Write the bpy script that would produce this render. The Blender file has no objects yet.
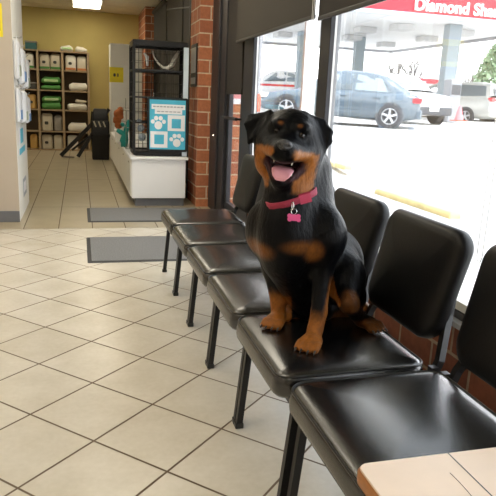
import bpy, bmesh, math, random
import numpy as np
from mathutils import Vector, Matrix, noise
random.seed(7)
PI = math.pi
scn = bpy.context.scene
COL = scn.collection

# ------------------------------------------------------------------ camera
FPX = 609.48
RT = Vector((0.96517, -0.25886, 0.04385)); 
pitch, roll, yaw = math.radians(13.5506), math.radians(2.5852), math.radians(15.6518)
FW = Vector((math.sin(yaw)*math.cos(pitch), math.cos(yaw)*math.cos(pitch), -math.sin(pitch)))
r0 = Vector((math.cos(yaw), -math.sin(yaw), 0)); u0 = r0.cross(FW)
RT = r0*math.cos(roll)+u0*math.sin(roll); UP = -r0*math.sin(roll)+u0*math.cos(roll)
EYE = Vector((0, 0, 1.2))
cd = bpy.data.cameras.new('camera'); cam = bpy.data.objects.new('camera', cd); COL.objects.link(cam)
cd.sensor_width = 36; cd.lens = FPX/496*36; cd.clip_end = 300; cd.clip_start = 0.05
cam.matrix_world = Matrix(((RT.x, UP.x, -FW.x, EYE.x), (RT.y, UP.y, -FW.y, EYE.y), (RT.z, UP.z, -FW.z, EYE.z), (0, 0, 0, 1)))
scn.camera = cam

def ray(u, v): return FW+RT*((u-248)/FPX)-UP*((v-248)/FPX)
def aty(u, v, Y): d = ray(u, v); return EYE+d*(Y/d.y)
def atx(u, v, X): d = ray(u, v); return EYE+d*(X/d.x)
def atz(u, v, Z): d = ray(u, v); return EYE+d*((Z-1.2)/d.z)

# ------------------------------------------------------------------ materials
def mat(name, col, rough=.5, metal=0, spec=.5, emit=None, es=0, coat=0, sheen=0, bump=None, var=None):
    m = bpy.data.materials.new(name); m.use_nodes = True
    nt = m.node_tree; b = nt.nodes['Principled BSDF']
    b.inputs['Base Color'].default_value = (*col, 1); b.inputs['Roughness'].default_value = rough
    b.inputs['Metallic'].default_value = metal; b.inputs['Specular IOR Level'].default_value = spec
    if coat: b.inputs['Coat Weight'].default_value = coat; b.inputs['Coat Roughness'].default_value = .15
    if sheen: b.inputs['Sheen Weight'].default_value = sheen; b.inputs['Sheen Roughness'].default_value = .4
    if emit: b.inputs['Emission Color'].default_value = (*emit, 1); b.inputs['Emission Strength'].default_value = es
    N = nt.nodes.new; Lk = nt.links.new
    tc = N('ShaderNodeTexCoord')
    if var is None: var = (.06, 6)
    if var and var[0] > 0:
        n = N('ShaderNodeTexNoise'); n.inputs['Scale'].default_value = var[1]; n.inputs['Detail'].default_value = 4
        Lk(tc.outputs['Object'], n.inputs['Vector'])
        mp = N('ShaderNodeMapRange'); mp.inputs[1].default_value = .3; mp.inputs[2].default_value = .7
        mp.inputs[3].default_value = 1-var[0]; mp.inputs[4].default_value = 1+var[0]
        Lk(n.outputs['Fac'], mp.inputs[0])
        h = N('ShaderNodeHueSaturation'); h.inputs['Color'].default_value = (*col, 1)
        Lk(mp.outputs[0], h.inputs['Value']); Lk(h.outputs[0], b.inputs['Base Color'])
    if bump:
        n2 = N('ShaderNodeTexNoise'); n2.inputs['Scale'].default_value = bump[1]; n2.inputs['Detail'].default_value = 3
        Lk(tc.outputs['Object'], n2.inputs['Vector'])
        bp = N('ShaderNodeBump'); bp.inputs['Strength'].default_value = bump[0]; bp.inputs['Distance'].default_value = .01
        Lk(n2.outputs['Fac'], bp.inputs['Height']); Lk(bp.outputs[0], b.inputs['Normal'])
    return m

class NB:   # tiny node-expression helper
    def __init__(s, m): s.nt = m.node_tree
    def math(s, op, a, b=None, c=None):
        n = s.nt.nodes.new('ShaderNodeMath'); n.operation = op
        for i, v in enumerate((a, b, c)):
            if v is None: continue
            if isinstance(v, (int, float)): n.inputs[i].default_value = v
            else: s.nt.links.new(v, n.inputs[i])
        return n.outputs[0]
    def mix(s, f, a, b):
        n = s.nt.nodes.new('ShaderNodeMix'); n.data_type = 'RGBA'
        for k, v in ((0, f), (6, a), (7, b)):
            if isinstance(v, (int, float)): n.inputs[k].default_value = v
            elif isinstance(v, tuple): n.inputs[k].default_value = (*v, 1)
            else: s.nt.links.new(v, n.inputs[k])
        return n.outputs[2]

def tile_mat(name, ang, ox, oy, sx, sy, c1, c2, grout, gw, rough=.3, off=0):
    m = mat(name, c1, rough, var=(0, 1)); nb = NB(m); nt = m.node_tree; N = nt.nodes.new; L = nt.links.new
    b = nt.nodes['Principled BSDF']
    g = N('ShaderNodeNewGeometry'); sp = N('ShaderNodeSeparateXYZ'); L(g.outputs['Position'], sp.inputs[0])
    x = nb.math('SUBTRACT', sp.outputs[0], ox); y = nb.math('SUBTRACT', sp.outputs[1], oy)
    c, s = math.cos(ang), math.sin(ang)
    U = nb.math('DIVIDE', nb.math('ADD', nb.math('MULTIPLY', x, c), nb.math('MULTIPLY', y, s)), sx)
    V = nb.math('DIVIDE', nb.math('SUBTRACT', nb.math('MULTIPLY', y, c), nb.math('MULTIPLY', x, s)), sy)
    def edge(t, size):
        f = nb.math('FRACT', t); d = nb.math('MINIMUM', f, nb.math('SUBTRACT', 1, f))
        return nb.math('MULTIPLY', d, size)
    d = nb.math('MINIMUM', edge(U, sx), edge(V, sy))
    mr = N('ShaderNodeMapRange'); mr.inputs[1].default_value = gw*.5; mr.inputs[2].default_value = gw*.9
    L(d, mr.inputs[0]); gm = mr.outputs[0]
    cv = N('ShaderNodeCombineXYZ'); L(nb.math('FLOOR', U), cv.inputs[0]); L(nb.math('FLOOR', V), cv.inputs[1])
    wn = N('ShaderNodeTexWhiteNoise'); L(cv.outputs[0], wn.inputs['Vector'])
    n1 = N('ShaderNodeTexNoise'); n1.inputs['Scale'].default_value = 5; n1.inputs['Detail'].default_value = 6; L(g.outputs['Position'], n1.inputs['Vector'])
    n2 = N('ShaderNodeTexNoise'); n2.inputs['Scale'].default_value = 45; n2.inputs['Detail'].default_value = 4; L(g.outputs['Position'], n2.inputs['Vector'])
    f = nb.math('ADD', nb.math('MULTIPLY', n1.outputs['Fac'], .75), nb.math('MULTIPLY', wn.outputs['Value'], .2))
    f = nb.math('ADD', f, nb.math('MULTIPLY', nb.math('SUBTRACT', n2.outputs['Fac'], .5), .35))
    f2 = N('ShaderNodeMapRange'); f2.inputs[1].default_value = .2; f2.inputs[2].default_value = .8; L(f, f2.inputs[0])
    tile = nb.mix(f2.outputs[0], c1, c2)
    L(nb.mix(gm, grout, tile), b.inputs['Base Color'])
    L(nb.math('ADD', nb.math('MULTIPLY', nb.math('SUBTRACT', 1, gm), .45), rough), b.inputs['Roughness'])
    bp = N('ShaderNodeBump'); bp.inputs['Strength'].default_value = .5; bp.inputs['Distance'].default_value = .003
    L(nb.math('ADD', gm, nb.math('MULTIPLY', n1.outputs['Fac'], .3)), bp.inputs['Height']); L(bp.outputs[0], b.inputs['Normal'])
    return m

def brick_mat(name, axis, c1=(.52, .19, .085), c2=(.36, .12, .06), mortar=(.66, .53, .38), ox=0, bw=.27, rh=.138):
    m = mat(name, c1, .85, var=(0, 1)); nt = m.node_tree; N = nt.nodes.new; L = nt.links.new; nb = NB(m)
    g = N('ShaderNodeNewGeometry'); sp = N('ShaderNodeSeparateXYZ'); L(g.outputs['Position'], sp.inputs[0])
    cv = N('ShaderNodeCombineXYZ')
    L(nb.math('ADD', sp.outputs[axis], ox), cv.inputs[0]); L(nb.math('ADD', sp.outputs[2], 0.045), cv.inputs[1])
    br = N('ShaderNodeTexBrick'); L(cv.outputs[0], br.inputs['Vector'])
    br.inputs['Color1'].default_value = (*c1, 1); br.inputs['Color2'].default_value = (*c2, 1); br.inputs['Mortar'].default_value = (*mortar, 1)
    br.inputs['Scale'].default_value = 1; br.inputs['Mortar Size'].default_value = .0085; br.inputs['Brick Width'].default_value = bw
    br.inputs['Row Height'].default_value = rh; br.inputs['Mortar Smooth'].default_value = .3
    n = N('ShaderNodeTexNoise'); n.inputs['Scale'].default_value = 30; L(g.outputs['Position'], n.inputs['Vector'])
    h = N('ShaderNodeHueSaturation'); L(br.outputs['Color'], h.inputs['Color'])
    L(nb.math('ADD', .7, nb.math('MULTIPLY', n.outputs['Fac'], .6)), h.inputs['Value'])
    L(h.outputs[0], nt.nodes['Principled BSDF'].inputs['Base Color'])
    bp = N('ShaderNodeBump'); bp.inputs['Strength'].default_value = .8; bp.inputs['Distance'].default_value = .006
    L(nb.math('SUBTRACT', nb.math('MULTIPLY', n.outputs['Fac'], .3), br.outputs['Fac']), bp.inputs['Height']); L(bp.outputs[0], nt.nodes['Principled BSDF'].inputs['Normal'])
    return m

def glass_mat(name, tint=(1, 1, 1), refl=.9):
    m = bpy.data.materials.new(name); m.use_nodes = True; nt = m.node_tree; nt.nodes.clear()
    N = nt.nodes.new; L = nt.links.new
    o = N('ShaderNodeOutputMaterial'); mx = N('ShaderNodeMixShader'); t = N('ShaderNodeBsdfTransparent'); g = N('ShaderNodeBsdfGlossy')
    t.inputs[0].default_value = (*tint, 1); g.inputs['Roughness'].default_value = .02
    fr = N('ShaderNodeFresnel'); fr.inputs[0].default_value = 1.45
    mm = N('ShaderNodeMath'); mm.operation = 'MULTIPLY'; mm.inputs[1].default_value = refl
    L(fr.outputs[0], mm.inputs[0]); L(mm.outputs[0], mx.inputs[0]); L(t.outputs[0], mx.inputs[1]); L(g.outputs[0], mx.inputs[2]); L(mx.outputs[0], o.inputs[0])
    return m

M = {}
M['tile'] = tile_mat('diagonal_cream_tile', math.radians(44.494), .02585, 2.01141, .32826, .32826, (.60, .545, .44), (.76, .71, .62), (.15, .105, .065), .006, .27)
M['tile_back'] = tile_mat('long_tan_tile', 0, -.205, 5.66, .30, 1.13, (.37, .31, .205), (.48, .41, .285), (.15, .11, .07), .006, .3)
M['brick_x'] = brick_mat('red_brick_side', 1, ox=.05)
M['brick_y'] = brick_mat('red_brick_face', 0, ox=-.03)
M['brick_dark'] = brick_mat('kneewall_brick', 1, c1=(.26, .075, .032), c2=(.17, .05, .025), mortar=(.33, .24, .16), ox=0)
M['brick_out'] = brick_mat('sunlit_brick', 1, c1=(.50, .22, .16), c2=(.42, .17, .12), mortar=(.8, .72, .66), bw=.22, rh=.11)
M['brick_outy'] = brick_mat('sunlit_brick_face', 0, c1=(.50, .22, .16), c2=(.42, .17, .12), mortar=(.8, .72, .66), bw=.22, rh=.11)
M['vinyl'] = mat('black_vinyl', (.004, .004, .0045), .27, spec=.95, coat=.25, bump=(.06, 160), var=(.1, 20))
M['vinyl_back'] = mat('black_vinyl_back', (.0045, .0045, .005), .42, spec=.3, bump=(.06, 160), var=(.1, 20))
M['piping'] = mat('black_piping', (.02, .02, .018), .3)
M['black_metal'] = mat('black_metal', (.010, .010, .011), .4, spec=.4)
M['dark_frame'] = mat('dark_bronze_frame', (.030, .029, .033), .45, metal=.3)
M['grey_frame'] = mat('grey_frame_side', (.30, .31, .33), .5)
M['white'] = mat('white_laminate', (.90, .90, .90), .4, var=(.02, 3))
M['white_paint'] = mat('white_paint', (.86, .85, .80), .6, var=(.03, 3))
M['beige'] = mat('beige_wall', (.52, .45, .37), .75, var=(.03, 4), bump=(.1, 120))
M['ochre'] = mat('ochre_wall', (.53, .44, .16), .8, var=(.05, 2), bump=(.1, 90))
M['ceil'] = mat('ceiling_tile', (.70, .66, .52), .9, var=(.04, 8), bump=(.2, 100))
M['baseb'] = mat('grey_vinyl_base', (.16, .165, .18), .6)
M['mat'] = mat('grey_ribbed_mat', (.26, .26, .262), .95, bump=(.9, 300), var=(.16, 90))
M['mat_edge'] = mat('mat_rubber_edge', (.06, .06, .062), .7)
M['shade'] = mat('dark_brown_shade', (.019, .014, .010), .8, bump=(.15, 250), var=(.08, 2))
M['shade2'] = mat('grey_brown_shade', (.034, .028, .020), .8, bump=(.15, 250), var=(.08, 2))
M['glass'] = glass_mat('window_glass', (.985, .99, .99), .35)
M['glass_far'] = glass_mat('car_glass', (.45, .52, .55), 1)
M['glass_door'] = glass_mat('door_glass', (.98, .98, .98), .35)
M['maple'] = mat('maple_laminate', (.82, .66, .52), .35, var=(.03, 14))
M['wood_edge'] = mat('orange_wood_edge', (.40, .155, .04), .4, var=(.12, 25))
M['shelf'] = mat('shelf_wood', (.38, .28, .165), .6, var=(.12, 12))
M['chrome'] = mat('chrome', (.7, .7, .7), .2, metal=1, var=(0, 1))

# ------------------------------------------------------------------ mesh helpers
def obj(name, bm, m, parent=None, smooth=None, weld=False):
    me = bpy.data.meshes.new(name)
    rootloc = Vector((0, 0, 0)); p = parent
    while p is not None: rootloc += p.location; p = p.parent
    if weld: bmesh.ops.remove_doubles(bm, verts=bm.verts, dist=1e-5)
    bmesh.ops.recalc_face_normals(bm, faces=bm.faces)
    bm.to_mesh(me); bm.free()
    o = bpy.data.objects.new(name, me); COL.objects.link(o)
    ms = m if isinstance(m, (list, tuple)) else [m]
    for k in ms: me.materials.append(k)
    if parent is None:
        # put the origin at the thing's base
        vs = np.array([v.co[:] for v in me.vertices]); c = (vs.min(0)+vs.max(0))/2; c[2] = vs[:, 2].min()
        me.transform(Matrix.Translation(-Vector(c))); o.location = c
    else:
        o.parent = parent; me.transform(Matrix.Translation(-rootloc))
    if smooth is not None:
        a = math.radians(smooth)
        me.shade_smooth()
        if smooth < 180:
            me.set_sharp_from_angle(angle=a)
    return o
def tag(o, label, cat, group=None):
    o['label'] = label; o['category'] = cat
    if group: o['group'] = group
    return o
def struct(o): o['kind'] = 'structure'; return o
def thing(name, label, cat, loc=(0, 0, 0), group=None):
    o = bpy.data.objects.new(name, None); COL.objects.link(o); o.location = loc; o.empty_display_size = .1
    return tag(o, label, cat, group)
def dup(root, loc, label=None):
    r = root.copy(); COL.objects.link(r); r.location = loc
    if label: r['label'] = label
    for ch in list(root.children):
        c = ch.copy(); COL.objects.link(c); c.parent = r
        for g in list(ch.children):
            d = g.copy(); COL.objects.link(d); d.parent = c
    return r
def BM(): return bmesh.new()
def box(bm, x0, x1, y0, y1, z0, z1, bev=0, mi=0, seg=2):
    r = bmesh.ops.create_cube(bm, size=1)
    vs = r['verts']
    for v in vs: v.co = Vector(((x0+x1)/2+v.co.x*(x1-x0), (y0+y1)/2+v.co.y*(y1-y0), (z0+z1)/2+v.co.z*(z1-z0)))
    fs = set(f for v in vs for f in v.link_faces)
    for f in fs: f.material_index = mi
    if bev:
        es = list(set(e for v in vs for e in v.link_edges))
        bmesh.ops.bevel(bm, geom=es, offset=bev, segments=seg, affect='EDGES', profile=.5)
    return bm
def obox(bm, c, ax, ay, az, hx, hy, hz, bev=0, mi=0):
    """oriented box: centre, unit axes, half sizes"""
    r = bmesh.ops.create_cube(bm, size=2); vs = r['verts']
    for v in vs: v.co = Vector(c)+ax*(v.co.x*hx)+ay*(v.co.y*hy)+az*(v.co.z*hz)
    fs = set(f for v in vs for f in v.link_faces)
    for f in fs: f.material_index = mi
    if bev: bmesh.ops.bevel(bm, geom=list(set(e for v in vs for e in v.link_edges)), offset=bev, segments=2, affect='EDGES')
    return bm
def tube(bm, pts, r, seg=10, close=False, square=False, mi=0):
    pts = [Vector(p) for p in pts]; n = len(pts)
    rs = r if isinstance(r, (list, tuple)) else [r]*n
    rings = []; prev = None
    for i, p in enumerate(pts):
        if close: t = (pts[(i+1) % n]-pts[i-1]).normalized()
        else: t = ((pts[min(i+1, n-1)]-pts[max(i-1, 0)])).normalized()
        if prev is None:
            a = t.cross(Vector((0, 1, 0)) if abs(t.y) < .9 else Vector((1, 0, 0))).normalized()
        else: a = (prev-t*prev.dot(t)).normalized()
        prev = a; b = t.cross(a)
        ring = []
        for k in range(4 if square else seg):
            th = 2*PI*k/(4 if square else seg)+(PI/4 if square else 0)
            ring.append(bm.verts.new(p+(a*math.cos(th)+b*math.sin(th))*rs[i]*(1.414 if square else 1)))
        rings.append(ring)
    m_ = len(rings[0])
    for i in range(n if close else n-1):
        A, B = rings[i], rings[(i+1) % n]
        for k in range(m_):
            f = bm.faces.new((A[k], A[(k+1) % m_], B[(k+1) % m_], B[k])); f.material_index = mi
    if not close:
        bm.faces.new(rings[0]).material_index = mi; bm.faces.new(rings[-1][::-1]).material_index = mi
    return bm
def lathe(bm, prof, c, seg=20, ax=Vector((0, 0, 1)), mi=0):
    a = ax.orthogonal().normalized(); b = ax.cross(a); c = Vector(c); rings = []
    for r, h in prof:
        rings.append([bm.verts.new(c+ax*h+(a*math.cos(2*PI*k/seg)+b*math.sin(2*PI*k/seg))*max(r, 1e-4)) for k in range(seg)])
    for A, B in zip(rings, rings[1:]):
        for k in range(seg): bm.faces.new((A[k], A[(k+1) % seg], B[(k+1) % seg], B[k])).material_index = mi
    bm.faces.new(rings[0]).material_index = mi; bm.faces.new(rings[-1][::-1]).material_index = mi
    return bm
def rrect(hx, hy, R, n=6):
    R = max(min(R, hx-1e-3, hy-1e-3), 1e-3); out = []
    for cx, cy, a0 in ((hx-R, hy-R, 0), (-hx+R, hy-R, PI/2), (-hx+R, -hy+R, PI), (hx-R, -hy+R, 1.5*PI)):
        for k in range(n+1):
            a = a0+PI/2*k/n; out.append((cx+R*math.cos(a), cy+R*math.sin(a)))
    return out
def pillow(bm, hx, hy, R, prof, T=None, n=6, warp=None, mi=0):
    """loft of rounded rectangles: prof = [(inset, z)]"""
    rings = []
    for ins, z in prof:
        ring = []
        for x, y in rrect(hx-ins, hy-ins, R-ins if R-ins > .004 else .004, n):
            p = Vector((x, y, z))
            if warp: p = warp(p)
            ring.append(bm.verts.new(T @ p if T else p))
        rings.append(ring)
    m_ = len(rings[0])
    for A, B in zip(rings, rings[1:]):
        for k in range(m_): bm.faces.new((A[k], A[(k+1) % m_], B[(k+1) % m_], B[k])).material_index = mi
    bm.faces.new(rings[0][::-1]).material_index = mi; bm.faces.new(rings[-1]).material_index = mi
    return bm
def frame_mat(o, ax, ay, az):
    return Matrix(((ax[0], ay[0], az[0], o[0]), (ax[1], ay[1], az[1], o[1]), (ax[2], ay[2], az[2], o[2]), (0, 0, 0, 1)))
def poly(bm, pts, mi=0):
    return bm.faces.new([bm.verts.new(Vector(p)) for p in pts])
def prism(bm, pts, d, mi=0):
    """extrude polygon pts by vector d"""
    d = Vector(d); A = [bm.verts.new(Vector(p)) for p in pts]; B = [bm.verts.new(Vector(p)+d) for p in pts]
    n = len(A)
    fs = [bm.faces.new(A[::-1]), bm.faces.new(B)]+[bm.faces.new((A[k], A[(k+1) % n], B[(k+1) % n], B[k])) for k in range(n)]
    for f in fs: f.material_index = mi
    return bm

# ================================================================== SETTING
XW = 1.45
H = 2.88
def sbox(name, m, *a, **k): return struct(obj(name, box(BM(), *a, **k), m))
sbox('floor', M['tile'], -3.6, XW+.2, -2.6, 5.66, -.12, 0)
sbox('floor_passage', M['tile_back'], -3.6, XW+.2, 5.66, 14.2, -.12, 0)
# ceiling with a T-bar grid in the back
bm = BM(); box(bm, -3.6, XW+.2, -2.6, 14.2, H, H+.1)
for y in np.arange(-2.4, 14, .61): box(bm, -3.6, XW, y-.012, y+.012, H-.006, H+.01)
for x in np.arange(-3.4, 1.4, .61): box(bm, x-.012+.07, x+.012+.07, -2.6, 14, H-.006, H+.01)
struct(obj('ceiling', bm, M['ceil']))
sbox('wall_back', M['ochre'], -3.6, XW+.2, 14.0, 14.2, 0, H)
sbox('wall_front', M['beige'], -3.6, XW+.2, -2.7, -2.6, 0, H)
sbox('wall_far_left', M['beige'], -3.7, -3.6, -2.6, 14.2, 0, H)
# projecting wall block at left of the passage
bm = BM(); box(bm, -3.6, -.56, 5.99, 7.12, 0, H)
o = obj('wall_left', bm, [M['beige'], M['white_paint']])
for p in o.data.polygons:
    if p.normal.x > .9: p.material_index = 1
struct(o)
sbox('baseboard_left', M['baseb'], -3.6, -.56, 5.975, 5.99, 0, .105, bev=.003)
# brick pilasters between windows
def pilaster(name, x0, x1, y0, y1):
    o = obj(name, box(BM(), x0, x1, y0, y1, 0, H), [M['brick_x'], M['brick_y']])
    for p in o.data.polygons:
        if abs(p.normal.y) > .9: p.material_index = 1
    return struct(o)
pilaster('wall_pilaster', 1.262, 1.79, 6.80, 7.38)
pilaster('wall_pilaster', 1.262, XW+.2, 12.6, 14.0)
# window wall: knee wall, header, ledge
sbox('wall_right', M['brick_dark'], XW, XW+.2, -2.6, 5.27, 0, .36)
sbox('wall_header', M['shade'], XW, XW+.2, -2.6, 6.80, 2.62, H)
sbox('window_ledge', M['grey_frame'], XW-.03, XW+.2, -2.6, 5.24, .36, .385, bev=.004)
# passage side: glazing fully covered by shades, wall behind
sbox('wall_passage', M['dark_frame'], XW+.02, XW+.2, 7.38, 12.6, 0, H)

def window_unit(n, y0, y1):
    """frame + pane, inner face at XW"""
    bm = BM()
    box(bm, XW, XW+.10, y0, y1, .385, .415, bev=.003)
    box(bm, XW, XW+.10, y0, y1, 2.57, 2.62)
    fr = struct(obj('window_%d' % n, bm, M['dark_frame']))
    bm = BM(); box(bm, XW+.045, XW+.053, y0, y1, .415, 2.57)
    obj('pane', bm, M['glass'], fr)
    bm = BM(); box(bm, XW+.01, XW+.09, y0, y1, .415, .452, bev=.003)
    obj('glazing_bead', bm, M['white_paint'], fr)
    return fr
window_unit(1, 3.71, 5.245)
window_unit(2, .9, 3.55)
window_unit(3, -2.6, .74)
def mullion(y0, y1):
    bm = BM(); box(bm, XW-.01, XW+.02, y0, y1, .385, 2.62, bev=.003); o = struct(obj('trim_1', bm, M['dark_frame']))
    bm = BM(); box(bm, XW+.0195, XW+.035, y0+.004, y1-.004, .385, 2.62); obj('gasket', bm, M['white'], o)
    bm = BM(); box(bm, XW+.034, XW+.055, y0+.003, y1-.003, .385, 2.62); obj('outer_cap', bm, M['grey_frame'], o)
mullion(3.55, 3.71); mullion(.74, .90)
# broad jamb between window and door
bm = BM(); box(bm, XW-.01, XW+.02, 5.245, 5.56, 0, 2.62, bev=.003); o = struct(obj('trim_2', bm, M['dark_frame']))
bm = BM(); box(bm, XW+.0195, XW+.035, 5.25, 5.55, 0, 2.62); obj('gasket', bm, M['white'], o)
bm = BM(); box(bm, XW+.034, XW+.045, 5.25, 5.55, 0, 2.62); obj('outer_cap', bm, M['grey_frame'], o)
# door
d = struct(obj('door_1', box(box(box(box(BM(), XW, XW+.045, 5.56, 5.66, 0, 2.3, bev=.004), XW, XW+.045, 6.12, 6.20, 0, 2.3, bev=.004), XW, XW+.045, 5.66, 6.12, 0, .17), XW, XW+.045, 5.66, 6.12, 2.2, 2.3), M['dark_frame']))
obj('pane', box(BM(), XW+.018, XW+.024, 5.66, 6.12, .17, 2.2), M['glass_door'], d)
bm = BM(); tube(bm, [(XW-.05, 5.60, 1.03), (XW-.05, 6.17, 1.03)], .016)
tube(bm, [(XW-.05, 5.62, 1.03), (XW+.01, 5.62, 1.03)], .012); tube(bm, [(XW-.05, 6.15, 1.03), (XW+.01, 6.15, 1.03)], .012)
obj('push_bar', bm, M['black_metal'], d)
bm = BM(); box(bm, XW-.02, XW+.0, 5.58, 6.18, 1.255, 2.2, bev=.003); obj('door_shade', bm, M['shade'], d)
bm = BM(); box(bm, XW-.03, XW+.02, 6.20, 6.45, 0, 2.62, bev=.004); box(bm, XW-.05, XW+.03, 6.45, 6.80, 0, 2.62, bev=.006)
box(bm, XW, XW+.1, 5.56, 6.20, 2.3, 2.62)
struct(obj('trim_3', bm, M['dark_frame']))
obj('door_lock', lathe(BM(), [(.012, 0), (.014, .004), (.008, .02)], (XW-.05, 6.56, .82), 12, Vector((-1, 0, 0))), M['chrome'], bpy.data.objects['trim_3'])

# roller shades
def shade(name, label, y0, y1, z0, m, x=XW-.07, z1=2.74, group='dark roller shades on the windows'):
    t = thing(name, label, 'roller shade', (x, (y0+y1)/2, z0), group)
    bm = BM(); box(bm, x-.002, x+.002, y0, y1, z0+.02, z1)
    obj('shade_fabric', bm, m, t)
    bm = BM(); box(bm, x-.008, x+.008, y0, y1, z0, z0+.024, bev=.003)
    obj('hem_bar', bm, M['black_metal'], t)
    bm = BM(); lathe(bm, [(.045, 0), (.045, y1-y0)], (x, y0, z1+.03), 16, Vector((0, 1, 0)))
    obj('roller', bm, m, t, smooth=40)
    return t
shade('roller_shade', 'dark brown roller shade drawn partly down over the window left of the mullion', 3.67, 5.62, 1.70, M['shade2'])
shade('roller_shade', 'dark brown roller shade above the wide window behind the near chairs', .86, 3.60, 1.68, M['shade'])
shade('roller_shade', 'brown roller shade on the window nearest the camera, out of view', -2.5, .80, 1.68, M['shade'])
for k, (a, b) in enumerate(((7.5, 8.9), (9.0, 10.6), (10.7, 12.5))):
    shade('roller_shade', ('grey-brown closed roller shade just behind the wire cage', 'middle closed roller shade of the passage window', 'farthest closed roller shade, beside the rear brick pilaster')[k], a, b, .3, M['shade2'], x=XW-.03)
# shade cords
def cord(label, x, y, z0, z1):
    bm = BM(); tube(bm, [(x, y, z0), (x, y+.002, (z0+z1)/2), (x, y, z1)], .0022, 6)
    tube(bm, [(x, y+.03, z0), (x, y+.03, z1)], .0022, 6); tube(bm, [(x, y, z0), (x, y+.008, z0-.02), (x, y+.022, z0-.02), (x, y+.03, z0)], .0022, 6)
    return tag(obj('shade_cord', bm, M['white'], smooth=40), label, 'cord', 'beaded cords of the roller shades')
cord('thin white pull cord hanging beside the mullion left of the wide window', 1.36, 3.63, .75, 2.7)
cord('thin pale pull cord hanging at the far right edge of the window', 1.36, 1.79, .70, 2.7)

# floor mats
def floor_mat(label, x0, x1, y0, y1):
    t = thing('floor_mat', label, 'mat', ((x0+x1)/2, (y0+y1)/2, 0), 'grey floor mats')
    bm = BM(); box(bm, x0+.03, x1-.03, y0+.03, y1-.03, .001, .011, bev=.002); obj('ribbed_pile', bm, M['mat'], t)
    bm = BM()
    pts = rrect((x1-x0)/2, (y1-y0)/2, .012, 3); inn = rrect((x1-x0)/2-.03, (y1-y0)/2-.03, .003, 3)
    cx, cy = (x0+x1)/2, (y0+y1)/2
    A = [bm.verts.new((cx+a, cy+b, .0008)) for a, b in pts]; B = [bm.verts.new((cx+a, cy+b, .008)) for a, b in inn]
    n = len(A)
    for k in range(n): bm.faces.new((A[k], A[(k+1) % n], B[(k+1) % n], B[k]))
    obj('rubber_border', bm, M['mat_edge'], t)
floor_mat('grey ribbed mat nearer the chairs, lying on the diagonal tiles', .035, 1.28, 4.43, 5.28)
floor_mat('grey ribbed mat farther away, in front of the white counter', .055, 1.25, 5.93, 6.71)

# ================================================================== CHAIRS
def make_chair(label):
    t = thing('waiting_chair', label, 'chair', (0, 0, 0), 'black vinyl waiting chairs in a row')
    # seat cushion
    bm = BM()
    prof = [(.05, .378), (.012, .380), (.002, .392), (0, .405), (0, .425), (.004, .440), (.012, .449), (.026, .4545), (.05, .4585), (.10, .4615), (.16, .4635), (.22, .4645)]
    def warp(p):
        if p.x < -.13: p.z -= ((-.13-p.x)**2)*.9
        return p
    pillow(bm, .242, .263, .055, prof, Matrix.Translation((.242, 0, 0)), n=8, warp=warp)
    obj('seat', bm, M['vinyl'], t, smooth=60)
    bm = BM(); pts = []
    for x, y in rrect(.242-.007, .263-.007, .048, 8):
        p = warp(Vector((x, y, .4478))); pts.append((p.x+.242, p.y, p.z))
    tube(bm, pts, .0035, 6, close=True); obj('seat_piping', bm, M['piping'], t, smooth=60)
    # backrest, tilted
    a = math.atan2(.085, .35)
    up = Vector((math.sin(a), 0, math.cos(a))); n = Vector((-math.cos(a), 0, math.sin(a))); ay = Vector((0, 1, 0))
    c = Vector((.556, .018, .668))
    T = frame_mat(c, up, ay, n)
    bm = BM()
    prof = [(.03, -.028), (.006, -.026), (0, -.016), (0, .008), (.005, .018), (.016, .025), (.04, .029), (.09, .031), (.15, .030)]
    def wb(p):
        p.z += -.9*p.y*p.y*.35+.01
        if p.x < 0: p.y *= 1-.10*(p.x/.18)**2*1.0
        return p
    pillow(bm, .182, .237, .065, prof, T, n=8, warp=wb)
    obj('backrest', bm, M['vinyl_back'], t, smooth=60)
    # steel frame
    bm = BM()
    for s in (-1, 1): box(bm, .05, .47, s*.225-.011, s*.225+.011, .352, .378, bev=.003)
    box(bm, .045, .067, -.246, .246, .352, .376, bev=.003); box(bm, .44, .462, -.246, .246, .352, .376, bev=.003)
    obj('seat_frame', bm, M['black_metal'], t)
    for s in (-1, 1):
        bm = BM(); tube(bm, [(.065, s*.2515, .365), (.034, s*.2515, .012)], .0115, square=True)
        leg = obj('leg', bm, M['black_metal'], t)
        bm = BM(); box(bm, .018, .050, s*.2515-.0145, s*.2515+.0145, .0005, .022, bev=.003); obj('foot_cap', bm, M['piping'], leg)
    for s in (-1, 1):
        bm = BM(); tube(bm, [(.57, s*.2515, .012), (.50, s*.2515, .37), (.50, s*.2515, .44)], .0115, square=True)
        leg = obj('leg', bm, M['black_metal'], t)
        bm = BM(); box(bm, .556, .588, s*.2515-.0145, s*.2515+.0145, .0005, .022, bev=.003); obj('foot_cap', bm, M['piping'], leg)
    for s in (-1, 1):
        bm = BM(); tube(bm, [(.495, s*.236, .36), (.530, s*.236, .45), (.572, s*.19, .58), (.585, s*.18, .66)], .011, square=True)
        obj('back_bracket', bm, M['black_metal'], t)
    return t
X0 = .523
cy = [3.895, 3.36, 2.825, 2.29, 1.755]
labs = ['black vinyl chair at the far end of the row, beside the door',
        'black vinyl chair second from the far end, empty seat',
        'black vinyl chair in the middle of the row, third from the far end',
        'empty black vinyl chair directly beyond the one the dog sits on',
        'black vinyl chair under the sitting dog']
ch0 = make_chair(labs[0]); ch0.location = (X0, cy[0], 0)
for y, l in zip(cy[1:], labs[1:]): dup(ch0, (X0, y, 0), l)
dup(ch0, (X0+.012, 1.207, 0), 'nearest black vinyl chair, empty, next to the wooden table')

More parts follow.
